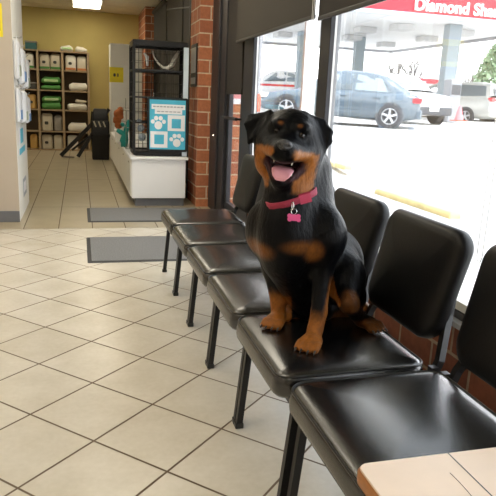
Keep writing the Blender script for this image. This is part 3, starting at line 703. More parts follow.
# ---------------- cars
M['tire'] = mat('tire', (.045, .045, .05), .8); M['alloy'] = mat('alloy_rim', (.55, .56, .58), .35, metal=.5); M['carglass'] = mat('tinted_car_glass', (.26, .31, .34), .08, spec=.8, var=(0, 1))
M['red_lens'] = mat('red_lens', (.65, .05, .06), .2); M['lens'] = mat('clear_lens', (.7, .7, .7), .1); M['plate'] = mat('licence_plate', (.85, .85, .82), .5); M['dk_plastic'] = mat('dark_bumper_plastic', (.07, .075, .085), .6)
def interp(tab, x):
    for a, b_ in zip(tab, tab[1:]):
        if a[0] <= x <= b_[0]:
            f = (x-a[0])/(b_[0]-a[0]+1e-9); return [p+(q_-p)*f for p, q_ in zip(a[1:], b_[1:])]
    return list(tab[-1][1:]) if x > tab[-1][0] else list(tab[0][1:])
def car(name, label, loc, head, tilt, paint, hull, house, wins, wheels, R, extras=None, rim='alloy', low=None):
    """x runs forward from the rear; hull rows: x, z_bottom, z_belt, half width; house rows: x, z_top, half width at top"""
    t = thing(name, label, 'car', (0, 0, 0))
    bm = BM(); rings = []
    for x in np.linspace(hull[0][0], hull[-1][0], 44):
        zb, zt_, w = interp(hull, x)
        half = [(0, zb), (w*.80, zb), (w*.95, zb+.07), (w, zb+.20), (w*1.0, (zb+zt_)/2+.06), (w*.985, zt_-.14), (w*.95, zt_-.05), (w*.88, zt_), (w*.5, zt_+.02), (0, zt_+.027)]
        ring = [bm.verts.new((x, y, z)) for y, z in half]+[bm.verts.new((x, -y, z)) for y, z in half[-2:0:-1]]; rings.append(ring)
    n = len(rings[0])
    for A_, B_ in zip(rings, rings[1:]):
        for k in range(n): bm.faces.new((A_[k], A_[(k+1) % n], B_[(k+1) % n], B_[k]))
    bm.faces.new(rings[0]); bm.faces.new(rings[-1]); obj('body_shell', bm, paint, t, smooth=50)
    bm = BM(); rings = []
    def side(x, f):      # point on the side of the glasshouse, f 0..1 from belt to roof
        zb, zt_, w = interp(hull, x); zr, wr = interp(house, x); f2 = f
        return Vector((x, (w*.90)*(1-f2)+wr*f2, (zt_-.02)*(1-f2)+zr*f2))
    for x in np.linspace(house[0][0], house[-1][0], 30):
        half = [side(x, 0), side(x, .5)+Vector((0, .012, 0)), side(x, .9)+Vector((0, .006, 0))]; zr, wr = interp(house, x); half += [Vector((x, wr*.9, zr+.012)), Vector((x, wr*.5, zr+.03)), Vector((x, 0, zr+.036))]
        ring = [bm.verts.new(p) for p in half]+[bm.verts.new((p.x, -p.y, p.z)) for p in half[-2::-1]]; rings.append(ring)
    for A_, B_ in zip(rings, rings[1:]):
        for k in range(len(rings[0])-1): bm.faces.new((A_[k], A_[k+1], B_[k+1], B_[k]))
    obj('roof', bm, paint, t, smooth=50)
    for quad in wins:    # side windows on both sides
        for s in (1, -1):
            bm = BM(); P_ = []
            for x, f in quad: p = side(x, f)+Vector((0, .016 if .1 < f < .8 else .010, .002)); p.y *= s; P_.append(p)
            bm.faces.new([bm.verts.new(p) for p in P_]); bmesh.ops.solidify(bm, geom=bm.faces[:], thickness=.003); obj('side_window', bm, M['carglass'], t)
    if extras: extras(t, side)
    for x in wheels:
        for s in (1, -1):
            zb, zt_, w = interp(hull, x); y = s*(w+.004)
            bm = BM(); lathe(bm, [(R*1.16, -.01), (R*1.16, .006)], (x, y-s*.004, R), 28, Vector((0, s, 0))); obj('wheel_arch', bm, M['dk_plastic'], t)
            bm = BM(); lathe(bm, [(R*.62, -.20), (R*.95, -.20), (R, -.17), (R, -.03), (R*.96, .0), (R*.68, .012), (R*.66, -.01)], (x, y+s*.012, R), 28, Vector((0, s, 0))); wh = obj('wheel', bm, M['tire'], t, smooth=40)
            bm = BM(); lathe(bm, [(R*.60, -.05), (R*.67, .004), (R*.63, .008), (R*.58, -.015), (R*.2, -.02)], (x, y+s*.012, R), 28, Vector((0, s, 0)))
            for k in range(5):
                a = 2*PI*k/5+.3; dx_, dz_ = math.cos(a), math.sin(a); obox(bm, (x+dx_*R*.36, y+s*.018, R+dz_*R*.36), Vector((dx_, 0, dz_)), Vector((-dz_, 0, dx_)), Vector((0, 1, 0)), R*.27, R*.09, .012, .004)
            lathe(bm, [(R*.16, 0), (R*.14, .02)], (x, y+s*.014, R), 12, Vector((0, s, 0))); obj('alloy_wheel', bm, M[rim], wh, smooth=30)
    t.location = loc; t.rotation_euler = (0, -tilt, math.atan2(head[1], head[0])); return t
def slab(t, name, m, x0, x1, y0, y1, z0, z1, bev=.01): bm = BM(); box(bm, x0, x1, y0, y1, z0, z1, bev=bev); return obj(name, bm, M[m] if isinstance(m, str) else m, t)
def loc_from(wheel_ctr, head, xw, w, R, tilt):
    """root so that the left wheel at local (xw, w, R) sits at wheel_ctr"""
    h = Vector((head[0], head[1], 0)).normalized(); l = Vector((-h.y, h.x, 0)); h3 = h*math.cos(tilt)+Vector((0, 0, math.sin(tilt))); return Vector(wheel_ctr)-h3*xw-l*w-Vector((0, 0, R))
def on_ground(u, v, d): return EYE+ray(u, v)*d
# sedan
rw = on_ground(388.7, 116.4, 16.5); fw_ = on_ground(285.5, 107.6, 17.1); hd = (fw_-rw); tl = math.atan2(hd.z, math.hypot(hd.x, hd.y)); wb_ = hd.length
blue = mat('steel_blue_paint', (.085, .12, .15), .22, spec=.7, coat=.8, var=(0, 1))
def sedan_x(t, side):
    for x in (1.15, 2.02, 3.05):
        for s in (1, -1): slab(t, 'door_seam', 'dk_plastic', x-.006, x+.006, s*.862-.004, s*.862+.004, .36, .86, 0)
    for x in (1.28, 2.18):
        for s in (1, -1): slab(t, 'door_handle', blue, x, x+.20, s*.872-.012, s*.872+.012, .765, .800, .006)
    for s in (1, -1): slab(t, 'side_moulding', blue, .9+.42, 3.5-.1, s*.878-.008, s*.878+.010, .42, .47, .006)
    for s in (1, -1): slab(t, 'tail_light', 'red_lens', .18, .42, s*.70-.12, s*.70+.145, .72, .86, .02)
    for s in (1, -1): slab(t, 'headlight', 'lens', 4.38, 4.66, s*.62-.12, s*.62+.16, .56, .70, .02)
    slab(t, 'rear_bumper', blue, .14, .30, -.80, .80, .30, .55, .04); slab(t, 'front_bumper', blue, 4.62, 4.80, -.78, .78, .24, .52, .05)
    slab(t, 'rear_window', 'carglass', .78, .80, -.5, .5, 1.0, 1.1, 0)
    for s in (1, -1): slab(t, 'wing_mirror', blue, 3.08, 3.22, s*.93-.08, s*.93+.08, .92, 1.05, .03)
sed_h = [(.2, .34, .80, .70), (.30, .28, .92, .80), (.65, .22, .95, .86), (1.3, .20, .93, .88), (3.2, .20, .90, .88), (3.6, .20, .86, .87), (4.3, .22, .74, .83), (4.65, .26, .62, .74), (4.75, .32, .52, .62)]
sed_g = [(.50, .99, .66), (1.15, 1.36, .60), (1.6, 1.44, .60), (2.3, 1.46, .61), (2.7, 1.40, .60), (3.55, .88, .68)]
Rw = .325
car('blue_sedan', 'steel blue four-door sedan parked outside, seen side-on through both windows', loc_from(rw, hd, .98, .88, Rw, tl), hd, tl, blue, sed_h, sed_g,
    [[(.98, .18), (1.28, .80), (1.95, .86), (1.98, .10), (1.1, .08)], [(2.06, .10), (2.02, .86), (2.55, .84), (3.08, .15), (3.0, .08)]], (.98, .98+wb_), Rw, sedan_x)
# small white SUV, nose towards the shop
wpaint = mat('white_car_paint', (.74, .75, .76), .25, coat=.6, var=(0, 1))
def suv_x(t, side):
    slab(t, 'windscreen', 'carglass', 3.02, 3.04, -.55, .55, 1.12, 1.40, 0); slab(t, 'lower_grille', 'dk_plastic', 4.10, 4.36, -.72, .72, .30, .56, .05)
    slab(t, 'licence_plate', 'plate', 4.36, 4.375, -.18, .18, .42, .56, .003)
    for s in (1, -1): slab(t, 'headlight', 'lens', 4.10, 4.33, s*.56-.14, s*.56+.14, .74, .86, .03)
    slab(t, 'upper_grille', 'alloy', 4.27, 4.33, -.30, .30, .72, .80, .02)
    for s in (1, -1): slab(t, 'wing_mirror', wpaint, 2.92, 3.06, s*.95-.09, s*.95+.09, 1.05, 1.20, .03)
suv_h = [(0, .35, .98, .80), (.2, .28, 1.06, .87), (2.9, .26, 1.04, .88), (3.4, .26, 1.00, .87), (4.1, .30, .92, .80), (4.3, .38, .78, .66)]
suv_g = [(.05, 1.10, .72), (.35, 1.52, .64), (1.6, 1.62, .64), (2.5, 1.56, .62), (3.25, 1.06, .72)]
h2 = (.10, -.995, 0); c2 = on_ground(430, 119, 19.6)
car('white_suv', 'white crossover with dark lower bumper parked behind the tail of the blue sedan', (c2.x-h2[0]*4.2, c2.y-h2[1]*4.2, gz(c2.x, c2.y+1)+.0), h2, 0, wpaint, suv_h, suv_g,
    [[(.35, .12), (.5, .85), (1.5, .88), (1.5, .12)], [(1.58, .12), (1.58, .88), (2.4, .85), (2.95, .15)]], (.85, 3.42), .35, suv_x)
# silver minivan
spaint = mat('silver_van_paint', (.50, .50, .47), .3, metal=.2, coat=.5, var=(0, 1))
def van_x(t, side):
    slab(t, 'rear_window', 'carglass', -.035, -.015, -.62, .62, 1.22, 1.58, .003)
    for s in (1, -1): slab(t, 'tail_light', 'red_lens', -.07, .10, s*.78-.14, s*.78+.12, .98, 1.14, .02)
    slab(t, 'light_bar', 'red_lens', -.062, -.04, -.66, .66, 1.02, 1.10, .003)
    slab(t, 'licence_plate', 'plate', -.075, -.06, -.2, .2, .72, .86, .003); slab(t, 'rear_bumper', spaint, -.12, .1, -.88, .88, .36, .62, .05)
van_h = [(0, .36, 1.12, .92), (.2, .28, 1.16, .95), (3.4, .26, 1.10, .95), (4.2, .28, .96, .90), (4.8, .36, .76, .75)]
van_g = [(0.0, 1.20, .90), (.12, 1.66, .76), (.8, 1.74, .74), (2.6, 1.74, .74), (3.3, 1.5, .72), (4.1, 1.06, .8)]
h3_ = Vector((-.42, .91, 0)).normalized(); wl = on_ground(465, 116.5, 25.5)
car('silver_minivan', 'silver minivan with red tail light at the right edge of the lot', loc_from(wl, h3_, 1.0, .95, .35, 0), h3_, 0, spaint, van_h, van_g,
    [[(.25, .12), (.3, .85), (1.6, .86), (1.6, .10)], [(1.68, .10), (1.68, .86), (2.7, .84), (2.7, .10)], [(2.78, .10), (2.78, .82), (3.2, .7), (3.7, .15)]], (1.0, 3.9), .35, van_x)
# traffic cone like red marker
p = on_ground(458.5, 121, 21.5); t = thing('red_cone', 'small red cone between the white crossover and the silver minivan', 'cone', (p.x, p.y, p.z))
obj('cone_body', lathe(BM(), [(.17, .03), (.14, .1), (.05, .48), (.03, .52)], p, 16), mat('red_cone', (.75, .22, .24), .5), t, smooth=40); obj('cone_base', box(BM(), p.x-.22, p.x+.22, p.y-.22, p.y+.22, p.z, p.z+.03, bev=.005), M['orange'], t)

# ---------------- gas station canopy
ZC = 4.3
t = thing('station_canopy', 'big gas station canopy with red fascia and white lettering beyond the cars', 'canopy', (12, 26, gz(12, 26)))
M['soffit'] = mat('white_soffit', (.72, .72, .72), .6, var=(.02, 1)); M['red_fascia'] = mat('red_fascia', (.50, .022, .038), .45, var=(.03, 1)); M['lampbox'] = mat('grey_lamp_box', (.48, .48, .48), .5); M['band'] = mat('pale_blue_band', (.50, .56, .66), .5); M['col'] = mat('blue_grey_column', (.25, .30, .33), .6, var=(.05, 2)); M['letter'] = mat('white_letter', (.85, .85, .85), .5)
CX0, CX1, CY0, CY1 = 4.2, 17.2, 20.3, 33.0
bm = BM(); box(bm, CX0+.1, CX1-.1, CY0+.1, CY1-.1, ZC+.02, ZC+1.2); obj('soffit_slab', bm, M['soffit'], t)
FA = Vector((CX0, 20.3-1.0, 0)); 
bm = BM(); box(bm, CX0, CX1, CY0-.05, CY0+.1, ZC+.14, ZC+1.5, bev=.01); box(bm, CX0-.05, CX0+.1, CY0+.1, CY1, ZC+.14, ZC+1.5, bev=.01); box(bm, CX1-.1, CX1+.05, CY0+.1, CY1, ZC+.14, ZC+1.5, bev=.01); obj('fascia', bm, M['red_fascia'], t)
bm = BM(); box(bm, CX0, CX1, CY0-.06, CY0+.1, ZC, ZC+.135, bev=.01); obj('fascia_band', bm, M['band'], t)
bm = BM(); box(bm, CX0, CX1, CY1-.1, CY1+.1, ZC-.10, ZC+.02); box(bm, CX1-.1, CX1+.06, CY0+.1, CY1, ZC-.10, ZC+.02); box(bm, CX0-.05, CX0+.1, CY0+.1, CY1, ZC-.10, ZC+.02); obj('edge_gutter', bm, M['grey_frame'], t)
for (u, v) in ((365, 28), (402, 25), (427, 37), (352, 36), (386, 43), (462, 31), (283, 33)):
    p = atz(u, v, ZC); 
    if CY0+.6 < p.y < CY1-.6: bm = BM(); box(bm, p.x-.36, p.x+.36, p.y-.36, p.y+.36, ZC-.20, ZC+.02, bev=.03); obj('canopy_lamp', bm, M['lampbox'], t)
for (u0, u1, dd, v) in ((441, 458, 23.2, 60), (353, 365, 28.5, 50), (296, 308, 27.5, 55)):
    a = EYE+ray(u0, v)*dd; b_ = EYE+ray(u1, v)*dd; c = (a+b_)/2; w_ = (b_-a).length/2*.82; g_ = gz(c.x, c.y)
    bm = BM(); box(bm, c.x-w_, c.x+w_, c.y-w_*.8, c.y+w_*.8, g_, ZC+.02, bev=.03); cl = obj('column', bm, M['col'], t)
    bm = BM(); box(bm, c.x-w_*1.5, c.x+w_*1.5, c.y-w_*1.4, c.y+w_*1.4, g_, g_+.18, bev=.03); obj('column_island', bm, M['walk'], cl)
cu = bpy.data.curves.new('sign_text', 'FONT'); cu.body = 'Diamond Shamrock'; cu.size = .56; cu.extrude = .03; cu.offset = .014; cu.space_character = 1.05
to = bpy.data.objects.new('sign_text', cu); COL.objects.link(to); bpy.context.view_layer.update()
me_ = bpy.data.meshes.new_from_object(to); bpy.data.objects.remove(to)
lt = bpy.data.objects.new('sign_lettering', me_); COL.objects.link(lt); me_.materials.clear(); me_.materials.append(M['letter'])
tx = atz(414, 12, ZC+.6).x
d0 = ray(414, 9.5); P0 = EYE+d0*((CY0-.09)/d0.y)
me_.transform(Matrix.Translation(Vector((P0.x, CY0-.09, P0.z))-t.location) @ Matrix.Rotation(PI/2, 4, 'X')); lt.parent = t
# fuel pump beside the near column
p = on_ground(451, 100, 22.6); g_ = gz(p.x, p.y); t = thing('fuel_pump', 'small grey fuel pump at the foot of the near canopy column', 'fuel pump', (p.x, p.y, g_))
bm = BM(); box(bm, p.x-.22, p.x+.22, p.y-.25, p.y+.25, g_+.002, g_+1.55, bev=.03); obj('pump_body', bm, M['grey_frame'], t); bm = BM(); box(bm, p.x-.18, p.x+.18, p.y-.27, p.y-.25, g_+1.0, g_+1.35); obj('pump_display', bm, M['dk_plastic'], t)
# red-roofed kiosk far behind
p = on_ground(436, 93, 40); g_ = gz(p.x, p.y); t = thing('kiosk', 'small white kiosk with red roof edge far behind the canopy column', 'kiosk', (p.x, p.y, g_))
bm = BM(); box(bm, p.x-2.2, p.x+1.2, p.y, p.y+3, g_, g_+1.9); obj('kiosk_wall', bm, M['white'], t)
bm = BM(); box(bm, p.x-2.6, p.x+1.5, p.y-.5, p.y+3.3, g_+1.9, g_+2.2); obj('roof_edge', bm, M['red_fascia'], t); bm = BM(); box(bm, p.x-.3, p.x+1.0, p.y-.06, p.y-.005, g_+.5, g_+1.8); obj('window', bm, M['carglass'], t)
# pale parked car hood seen in the left pane
p = on_ground(287, 86, 30); tl2 = 0
car('red_striped_car', 'pale car with a red stripe far behind the blue sedan, seen in the far window', (p.x+2.0, p.y, gz(p.x, p.y)+.35), (-1, .25, 0), 0, wpaint, sed_h, sed_g, [[(.98, .18), (1.28, .80), (1.95, .86), (1.98, .10), (1.1, .08)], [(2.06, .10), (2.02, .86), (2.55, .84), (3.08, .15), (3.0, .08)]], (.98, 3.75), .33,
    lambda t, side: [slab(t, 'red_stripe', 'red_lens', 1.0, 3.5, s*.876-.012, s*.876+.012, .70, .80, .004) for s in (1, -1)])
# trees
M['leaf'] = mat('pale_green_foliage', (.24, .34, .20), .8, var=(.35, 3)); M['bark'] = mat('grey_bark', (.10, .09, .085), .9)
def leafy(label, u, v0, v1, d, rw_, seed):
    rr_ = random.Random(seed); base = on_ground(u, v0, d); top = on_ground(u, v1, d); g_ = gz(base.x, base.y); hgt = top.z-g_
    t = thing('evergreen_tree', label, 'tree', (base.x, base.y, g_)); bm = BM(); tube(bm, [(base.x, base.y, g_), (base.x, base.y, g_+hgt*.7)], [.2, .08], 8); obj('trunk', bm, M['bark'], t)
    bm = BM()
    for k in range(2600):
        f = rr_.random()**.8; z = g_+hgt*(.12+.88*f); rad = rw_*(1-f)**.6*(.55+.45*rr_.random())+.1; a = rr_.random()*2*PI
        c = Vector((base.x+rad*math.cos(a), base.y+rad*math.sin(a), z)); s_ = .10+.12*rr_.random()
        n1 = Vector((rr_.uniform(-1, 1), rr_.uniform(-1, 1), rr_.uniform(-.3, 1))).normalized(); n2 = n1.orthogonal().normalized(); n3 = n1.cross(n2)
        bm.faces.new([bm.verts.new(c+n2*s_*i_+n3*s_*j_*.6) for i_, j_ in ((-1, 0), (0, -1), (1, 0), (0, 1))])
    obj('foliage', bm, M['leaf'], t)
leafy('pale green leafy tree at the right edge behind the minivan', 494, 92, 44, 42, 1.9, 1)
def bare(label, u, v0, v1, d, seed):
    rr_ = random.Random(seed); base = on_ground(u, v0, d); top = on_ground(u, v1, d); g_ = gz(base.x, base.y); t = thing('bare_tree', label, 'tree', (base.x, base.y, g_), 'bare winter trees beyond the canopy'); bm = BM()
    def br(p, dr, L_, r, n):
        q_ = p+dr*L_; tube(bm, [p, p+dr*L_*.5+Vector((rr_.uniform(-.05, .05)*L_, 0, 0)), q_], [r, r*.85, r*.7], 5)
        if n == 0: return
        for k in range(3):
            dd = (dr+Vector((rr_.uniform(-.8, .8), rr_.uniform(-.8, .8), rr_.uniform(-.1, .5)))).normalized(); br(p+dr*L_*(.6+.4*k/2), dd, L_*.68, r*.62, n-1)
    H_t = top.z-g_; br(Vector((base.x, base.y, g_)), Vector((0, 0, 1)), H_t*.36, .13, 5); obj('branches', bm, M['bark'], t)
bare('pale bare tree beyond the canopy above the trunk of the blue sedan', 392, 100, 55, 52, 5); bare('pale bare tree beyond the canopy between the sedan and the near column', 412, 100, 50, 48, 9); bare('faint bare tree beyond the silver minivan', 470, 100, 66, 55, 14)

# ================================================================== DOG (signed-distance sculpt -> one continuous mesh)
V3 = lambda v: np.array([v[0], v[1], v[2]], float)
class SDF:
    def __init__(s, lo, hi, h):
        s.h = h; s.lo = np.array(lo, float); n = np.ceil((np.array(hi)-s.lo)/h).astype(int)+1
        s.ax = [s.lo[i]+h*np.arange(n[i]) for i in range(3)]; s.n = n
        s.v = np.full(n, .2, np.float32); s.ops = []
    def _sub(s, lo, hi):
        sl = []
        for i in range(3):
            a = int(max(0, np.floor((lo[i]-s.lo[i])/s.h))); b = int(min(s.n[i], np.ceil((hi[i]-s.lo[i])/s.h)+1))
            sl.append(slice(a, max(b, a)))
        g = np.meshgrid(*[s.ax[i][sl[i]] for i in range(3)], indexing='ij')
        return tuple(sl), np.stack(g, -1)
    def add(s, fn, lo, hi, k=.02, mode='u'):
        pad = .06+k
        sl, P = s._sub(np.array(lo)-pad, np.array(hi)+pad)
        if P.size == 0: return
        d = fn(P).astype(np.float32); a = s.v[sl]
        s.v[sl] = s.comb(a, d, k, mode); s.ops.append((fn, k, mode))
    @staticmethod
    def comb(a, d, k, mode):
        if mode == 'u':
            h = np.clip(.5+.5*(a-d)/k, 0, 1); return a*(1-h)+d*h-k*h*(1-h)
        h = np.clip(.5-.5*(a+d)/k, 0, 1); return a*(1-h)-d*h+k*h*(1-h)
    def ev(s, P):
        P = np.asarray(P, float); v = np.full(P.shape[:-1], .2)
        for fn, k, mode in s.ops: v = s.comb(v, fn(P), k, mode)
        return v
    def mesh(s):
        v = s.v; ins = v < 0; n = s.n
        c = np.zeros(n-1, int)
        for i in (0, 1):
            for j in (0, 1):
                for k in (0, 1): c += ins[i:n[0]-1+i, j:n[1]-1+j, k:n[2]-1+k]
        act = (c > 0) & (c < 8); idx = np.full(n-1, -1, int); cells = np.argwhere(act); idx[act] = np.arange(len(cells))
        acc = np.zeros((len(cells), 3)); cnt = np.zeros(len(cells))
        corners = [(i, j, k) for i in (0, 1) for j in (0, 1) for k in (0, 1)]
        for a in corners:
            for ax in range(3):
                if a[ax] == 1: continue
                b = list(a); b[ax] = 1
                ca = cells+np.array(a); cb = cells+np.array(b)
                va = v[ca[:, 0], ca[:, 1], ca[:, 2]]; vb = v[cb[:, 0], cb[:, 1], cb[:, 2]]
                m = (va < 0) != (vb < 0); t = np.where(m, va/np.where(m, va-vb, 1), 0)
                p = ca.astype(float); p[:, ax] += t
                acc[m] += p[m]; cnt[m] += 1
        vs = s.lo+acc/cnt[:, None]*s.h
        faces = []
        for ax in range(3):
            o = [d for d in range(3) if d != ax]
            A = [slice(None)]*3; A[ax] = slice(0, -1); B = [slice(None)]*3; B[ax] = slice(1, None)
            cr = ins[tuple(A)] != ins[tuple(B)]
            E = np.argwhere(cr); E = E[(E[:, o[0]] > 0) & (E[:, o[1]] > 0) & (E[:, o[0]] < n[o[0]]-1) & (E[:, o[1]] < n[o[1]]-1)]
            q = []
            for da, db in ((0, 0), (1, 0), (1, 1), (0, 1)):
                e = E.copy(); e[:, o[0]] -= da; e[:, o[1]] -= db; q.append(idx[e[:, 0], e[:, 1], e[:, 2]])
            q = np.stack(q, 1); inside = ins[E[:, 0], E[:, 1], E[:, 2]]
            if ax == 1: inside = ~inside
            q[~inside] = q[~inside][:, ::-1]; faces.append(q)
        return vs, np.concatenate(faces)
def f_ell(c, R, r):
    """R rows = local axes; r = radii"""
    c = V3(c); R = np.array(R, float); r = np.array(r, float)
    def f(P):
        q = (P-c) @ R.T; k0 = np.sqrt(((q/r)**2).sum(-1)); k1 = np.sqrt(((q/(r*r))**2).sum(-1))
        return k0*(k0-1)/np.maximum(k1, 1e-6)
    return f
def f_cap(a, b, ra, rb):
    a = V3(a); b = V3(b); ba = b-a; L = (ba*ba).sum()
    def f(P):
        t = np.clip(((P-a) @ ba)/L, 0, 1); return np.sqrt((((P-a)-t[..., None]*ba)**2).sum(-1))-(ra+(rb-ra)*t)
    return f
def f_tri(a, b, c, r):
    a, b, c = V3(a), V3(b), V3(c); ba, cb, ac = b-a, c-b, a-c; nn = np.cross(ba, ac)
    dot = lambda x, y: (x*y).sum(-1)
    def f(P):
        pa, pb, pc = P-a, P-b, P-c
        ins = (np.sign(dot(np.cross(ba, nn), pa))+np.sign(dot(np.cross(cb, nn), pb))+np.sign(dot(np.cross(ac, nn), pc))) < 2
        def e(pp, e_): t = np.clip(dot(pp, e_)/dot(e_, e_), 0, 1); q = e_*t[..., None]-pp; return dot(q, q)
        d1 = np.minimum(np.minimum(e(pa, ba), e(pb, cb)), e(pc, ac)); d2 = dot(nn, pa)**2/dot(nn, nn)
        return np.sqrt(np.where(ins, d1, d2))-r
    return f
I3 = np.eye(3)
S = SDF((.48, 1.47, .440), (1.13, 2.16, 1.225), .0046)
def E(c, r, R=I3, k=.03, mode='u'): c = V3(c); m = max(r); S.add(f_ell(c, R, r), c-m, c+m, k, mode)
def C(a, b, ra, rb, k=.025, mode='u'):
    a, b = V3(a), V3(b); m = max(ra, rb); S.add(f_cap(a, b, ra, rb), np.minimum(a, b)-m, np.maximum(a, b)+m, k, mode)
def TRI(a, b, c, r, k=.012):
    Q = np.stack([V3(a), V3(b), V3(c)]); S.add(f_tri(a, b, c, r), Q.min(0)-r, Q.max(0)+r, k)
A = aty
# --- trunk
C(A(292, 238, 1.84), A(326, 262, 1.98), .112, .125, .04)           # rib cage
C(A(326, 262, 1.98), A(338, 296, 1.99), .125, .105, .04)           # loin to croup
E(A(289, 234, 1.80), (.100, .085, .125), k=.04)                    # fore chest
C(A(285, 262, 1.83), A(315, 300, 1.92), .07, .085, .04)            # belly
C(A(301, 204, 1.87), A(304, 172, 1.89), .112, .092, .04)           # neck
C(A(288, 212, 1.83), A(289, 180, 1.83), .088, .078, .03)           # throat
# --- fore limbs
def foreleg(sh, el, wr, pw, r, paw):
    C(sh, el, r[0], r[1], .035); C(el, wr, r[1]*.93, r[2], .02); C(wr, pw, r[2], r[2]*1.05, .012)
E(A(326, 234, 1.77), (.062, .075, .088), k=.04)                    # left shoulder (image right)
E(A(261, 228, 1.90), (.052, .06, .085), k=.04)
foreleg(A(326, 240, 1.76), A(322, 272, 1.76), A(319, 312, 1.715), A(315, 330, 1.695), (.055, .034, .0255), None)
foreleg(A(266, 236, 1.915), A(271, 268, 1.93), A(278, 302, 1.91), A(278.5, 316, 1.895), (.050, .031, .025), None)
SEAT = .4565
def paw(c, f, w, l):
    """c: back of the paw on the seat, f: forward dir, four knuckled toes with claws"""
    f = Vector(f).normalized(); s = Vector((0, 0, 1)).cross(f)
    c = Vector((c[0], c[1], SEAT+.020))
    E(c+f*l*.30+Vector((0, 0, .004)), (l*.42, w*.50, .024), R=np.array([f[:], s[:], (0, 0, 1)]), k=.015)
    tips = []
    for i, (o, ln) in enumerate(((-.40, .80), (-.145, 1.0), (.145, 1.0), (.40, .80))):
        a = c+f*l*.25+s*w*o*.85+Vector((0, 0, .005)); kn = c+f*l*(.45+.25*ln)+s*w*o*1.05+Vector((0, 0, .003)); b = c+f*l*(.62+.34*ln)+s*w*o*1.12+Vector((0, 0, -.006))
        C(a, kn, .011, .0125, .006); C(kn, b, .0125, .0108, .004)
        tips.append((b, (f+s*o*.2)))
    return tips
claws = []
claws += paw(A(314.5, 338, 1.685), (-.62, -.75, 0), .066, .088)
claws += paw(A(279, 321, 1.885), (-.60, -.72, 0), .064, .084)
# --- hind limb on the image right, haunch of the other side behind the forelegs
E(A(346, 277, 1.84), (.066, .080, .088), k=.035)
C(A(344, 288, 1.80), A(349, 303, 1.73), .055, .034, .03)
C(A(349, 303, 1.73), A(362, 322, 1.82), .030, .023, .02)
claws += paw(A(362, 330, 1.815), (.25, -.9, 0), .060, .082)
E(A(302, 298, 1.97), (.065, .06, .08), k=.03)
C(A(296, 306, 1.95), A(292, 314, 1.94), .04, .03, .02)
claws += paw(A(294, 320, 1.94), (-.8, -.45, 0), .058, .075)
C(A(352, 300, 2.0), A(366, 308, 2.02), .03, .02, .02)             # stub of the tail
# --- head frame
Hc = A(290.5, 138, 1.835)
Fh = (aty(284, 143, 1.665)-Hc).normalized()
ang = math.radians(9)
Rh = RT*math.cos(ang)-UP*math.sin(ang); Rh = (Rh-Fh*Rh.dot(Fh)).normalized(); Uh = Fh.cross(Rh).normalized()
if Uh.z < 0: Uh = -Uh
RH = np.array([Rh[:], Uh[:], Fh[:]])
def hp(x, y, z): return Hc+Rh*x+Uh*y+Fh*z
def hpx(u, v, z):   # point on the head's plane local z seen at a photo position
    d = ray(u, v); t = ((Hc+Fh*z)-EYE).dot(Fh)/d.dot(Fh); return EYE+d*t
def HE(x, y, z, r, k=.02, mode='u'): E(hp(x, y, z), r, R=RH, k=k, mode=mode)
def HC(a, b, ra, rb, k=.015, mode='u'): C(hp(*a), hp(*b), ra, rb, k, mode)
HE(0, .004, -.005, (.092, .078, .090), k=.03)                      # skull
HE(0, .042, -.02, (.076, .044, .07), k=.02)
for s in (-1, 1):
    HE(s*.064, -.034, .004, (.046, .052, .060), k=.03)             # cheek
    HE(s*.062, -.082, .008, (.036, .046, .048), k=.03)             # jaw angle
    HE(s*.036, .042, .062, (.026, .014, .018), k=.022)             # brow
    HE(s*.037, .021, .082, (.0125, .0105, .012), k=.010, mode='s') # eye socket
HC((0, -.112, .010), (0, -.126, .085), .050, .026, .025)           # lower jaw
HE(0, -.128, .090, (.028, .015, .018), k=.012)
HE(0, -.078, .090, (.066, .040, .060), k=.008, mode='s')           # open mouth
for s in (-1, 1):
    HC((s*.026, -.117, .094), (s*.066, -.060, .050), .010, .010, .010)   # lower lip, to the mouth corner
    HC((s*.019, -.034, .132), (s*.056, -.030, .058), .025, .027, .014)   # flews
HC((0, -.018, .060), (0, -.024, .128), .043, .034, .022)           # muzzle
HE(0, -.034, .138, (.034, .028, .022), k=.012)
HE(0, -.008, .152, (.022, .016, .014), k=.006)
# ears: folded flaps
def ear(pts, zs, r):
    p = [hpx(u, v, z) for (u, v), z in zip(pts, zs)]
    for i in range(1, len(p)-1): TRI(p[0], p[i], p[i+1], r, .010)
ear([(270, 112), (249, 115), (245.5, 124), (249, 143), (257, 134), (266, 122)], (-.01, -.015, .0, .012, .025, .03), .0048)
ear([(304, 114), (324, 120), (332, 132), (331, 142), (320, 159), (313, 150), (307, 124)], (-.01, -.02, -.01, 0, .015, .03, .03), .0048)
vs, fs = S.mesh()
# project vertices to the exact surface (two Newton steps) for smoothness
def grad(P):
    e = 1e-3; return np.stack([S.ev(P+e*I3[i])-S.ev(P-e*I3[i]) for i in range(3)], -1)/(2*e)
# relax the net
E0 = np.concatenate([fs[:, [0, 1]], fs[:, [1, 2]], fs[:, [2, 3]], fs[:, [3, 0]]])
for it in range(4):
    acc = np.zeros_like(vs); cnt = np.zeros(len(vs)); np.add.at(acc, E0[:, 0], vs[E0[:, 1]]); np.add.at(acc, E0[:, 1], vs[E0[:, 0]])
    np.add.at(cnt, E0[:, 0], 1); np.add.at(cnt, E0[:, 1], 1); vs = vs*.4+.6*acc/np.maximum(cnt, 1)[:, None]
keep = np.ones(len(vs), bool)
dogroot = thing('rottweiler_dog', 'black and tan dog with a pink collar sitting on a chair, mouth open', 'dog', (.80, 1.83, .457))
me = bpy.data.meshes.new('body'); me.from_pydata((vs-np.array(dogroot.location)).tolist(), [], fs.tolist()); me.shade_smooth()
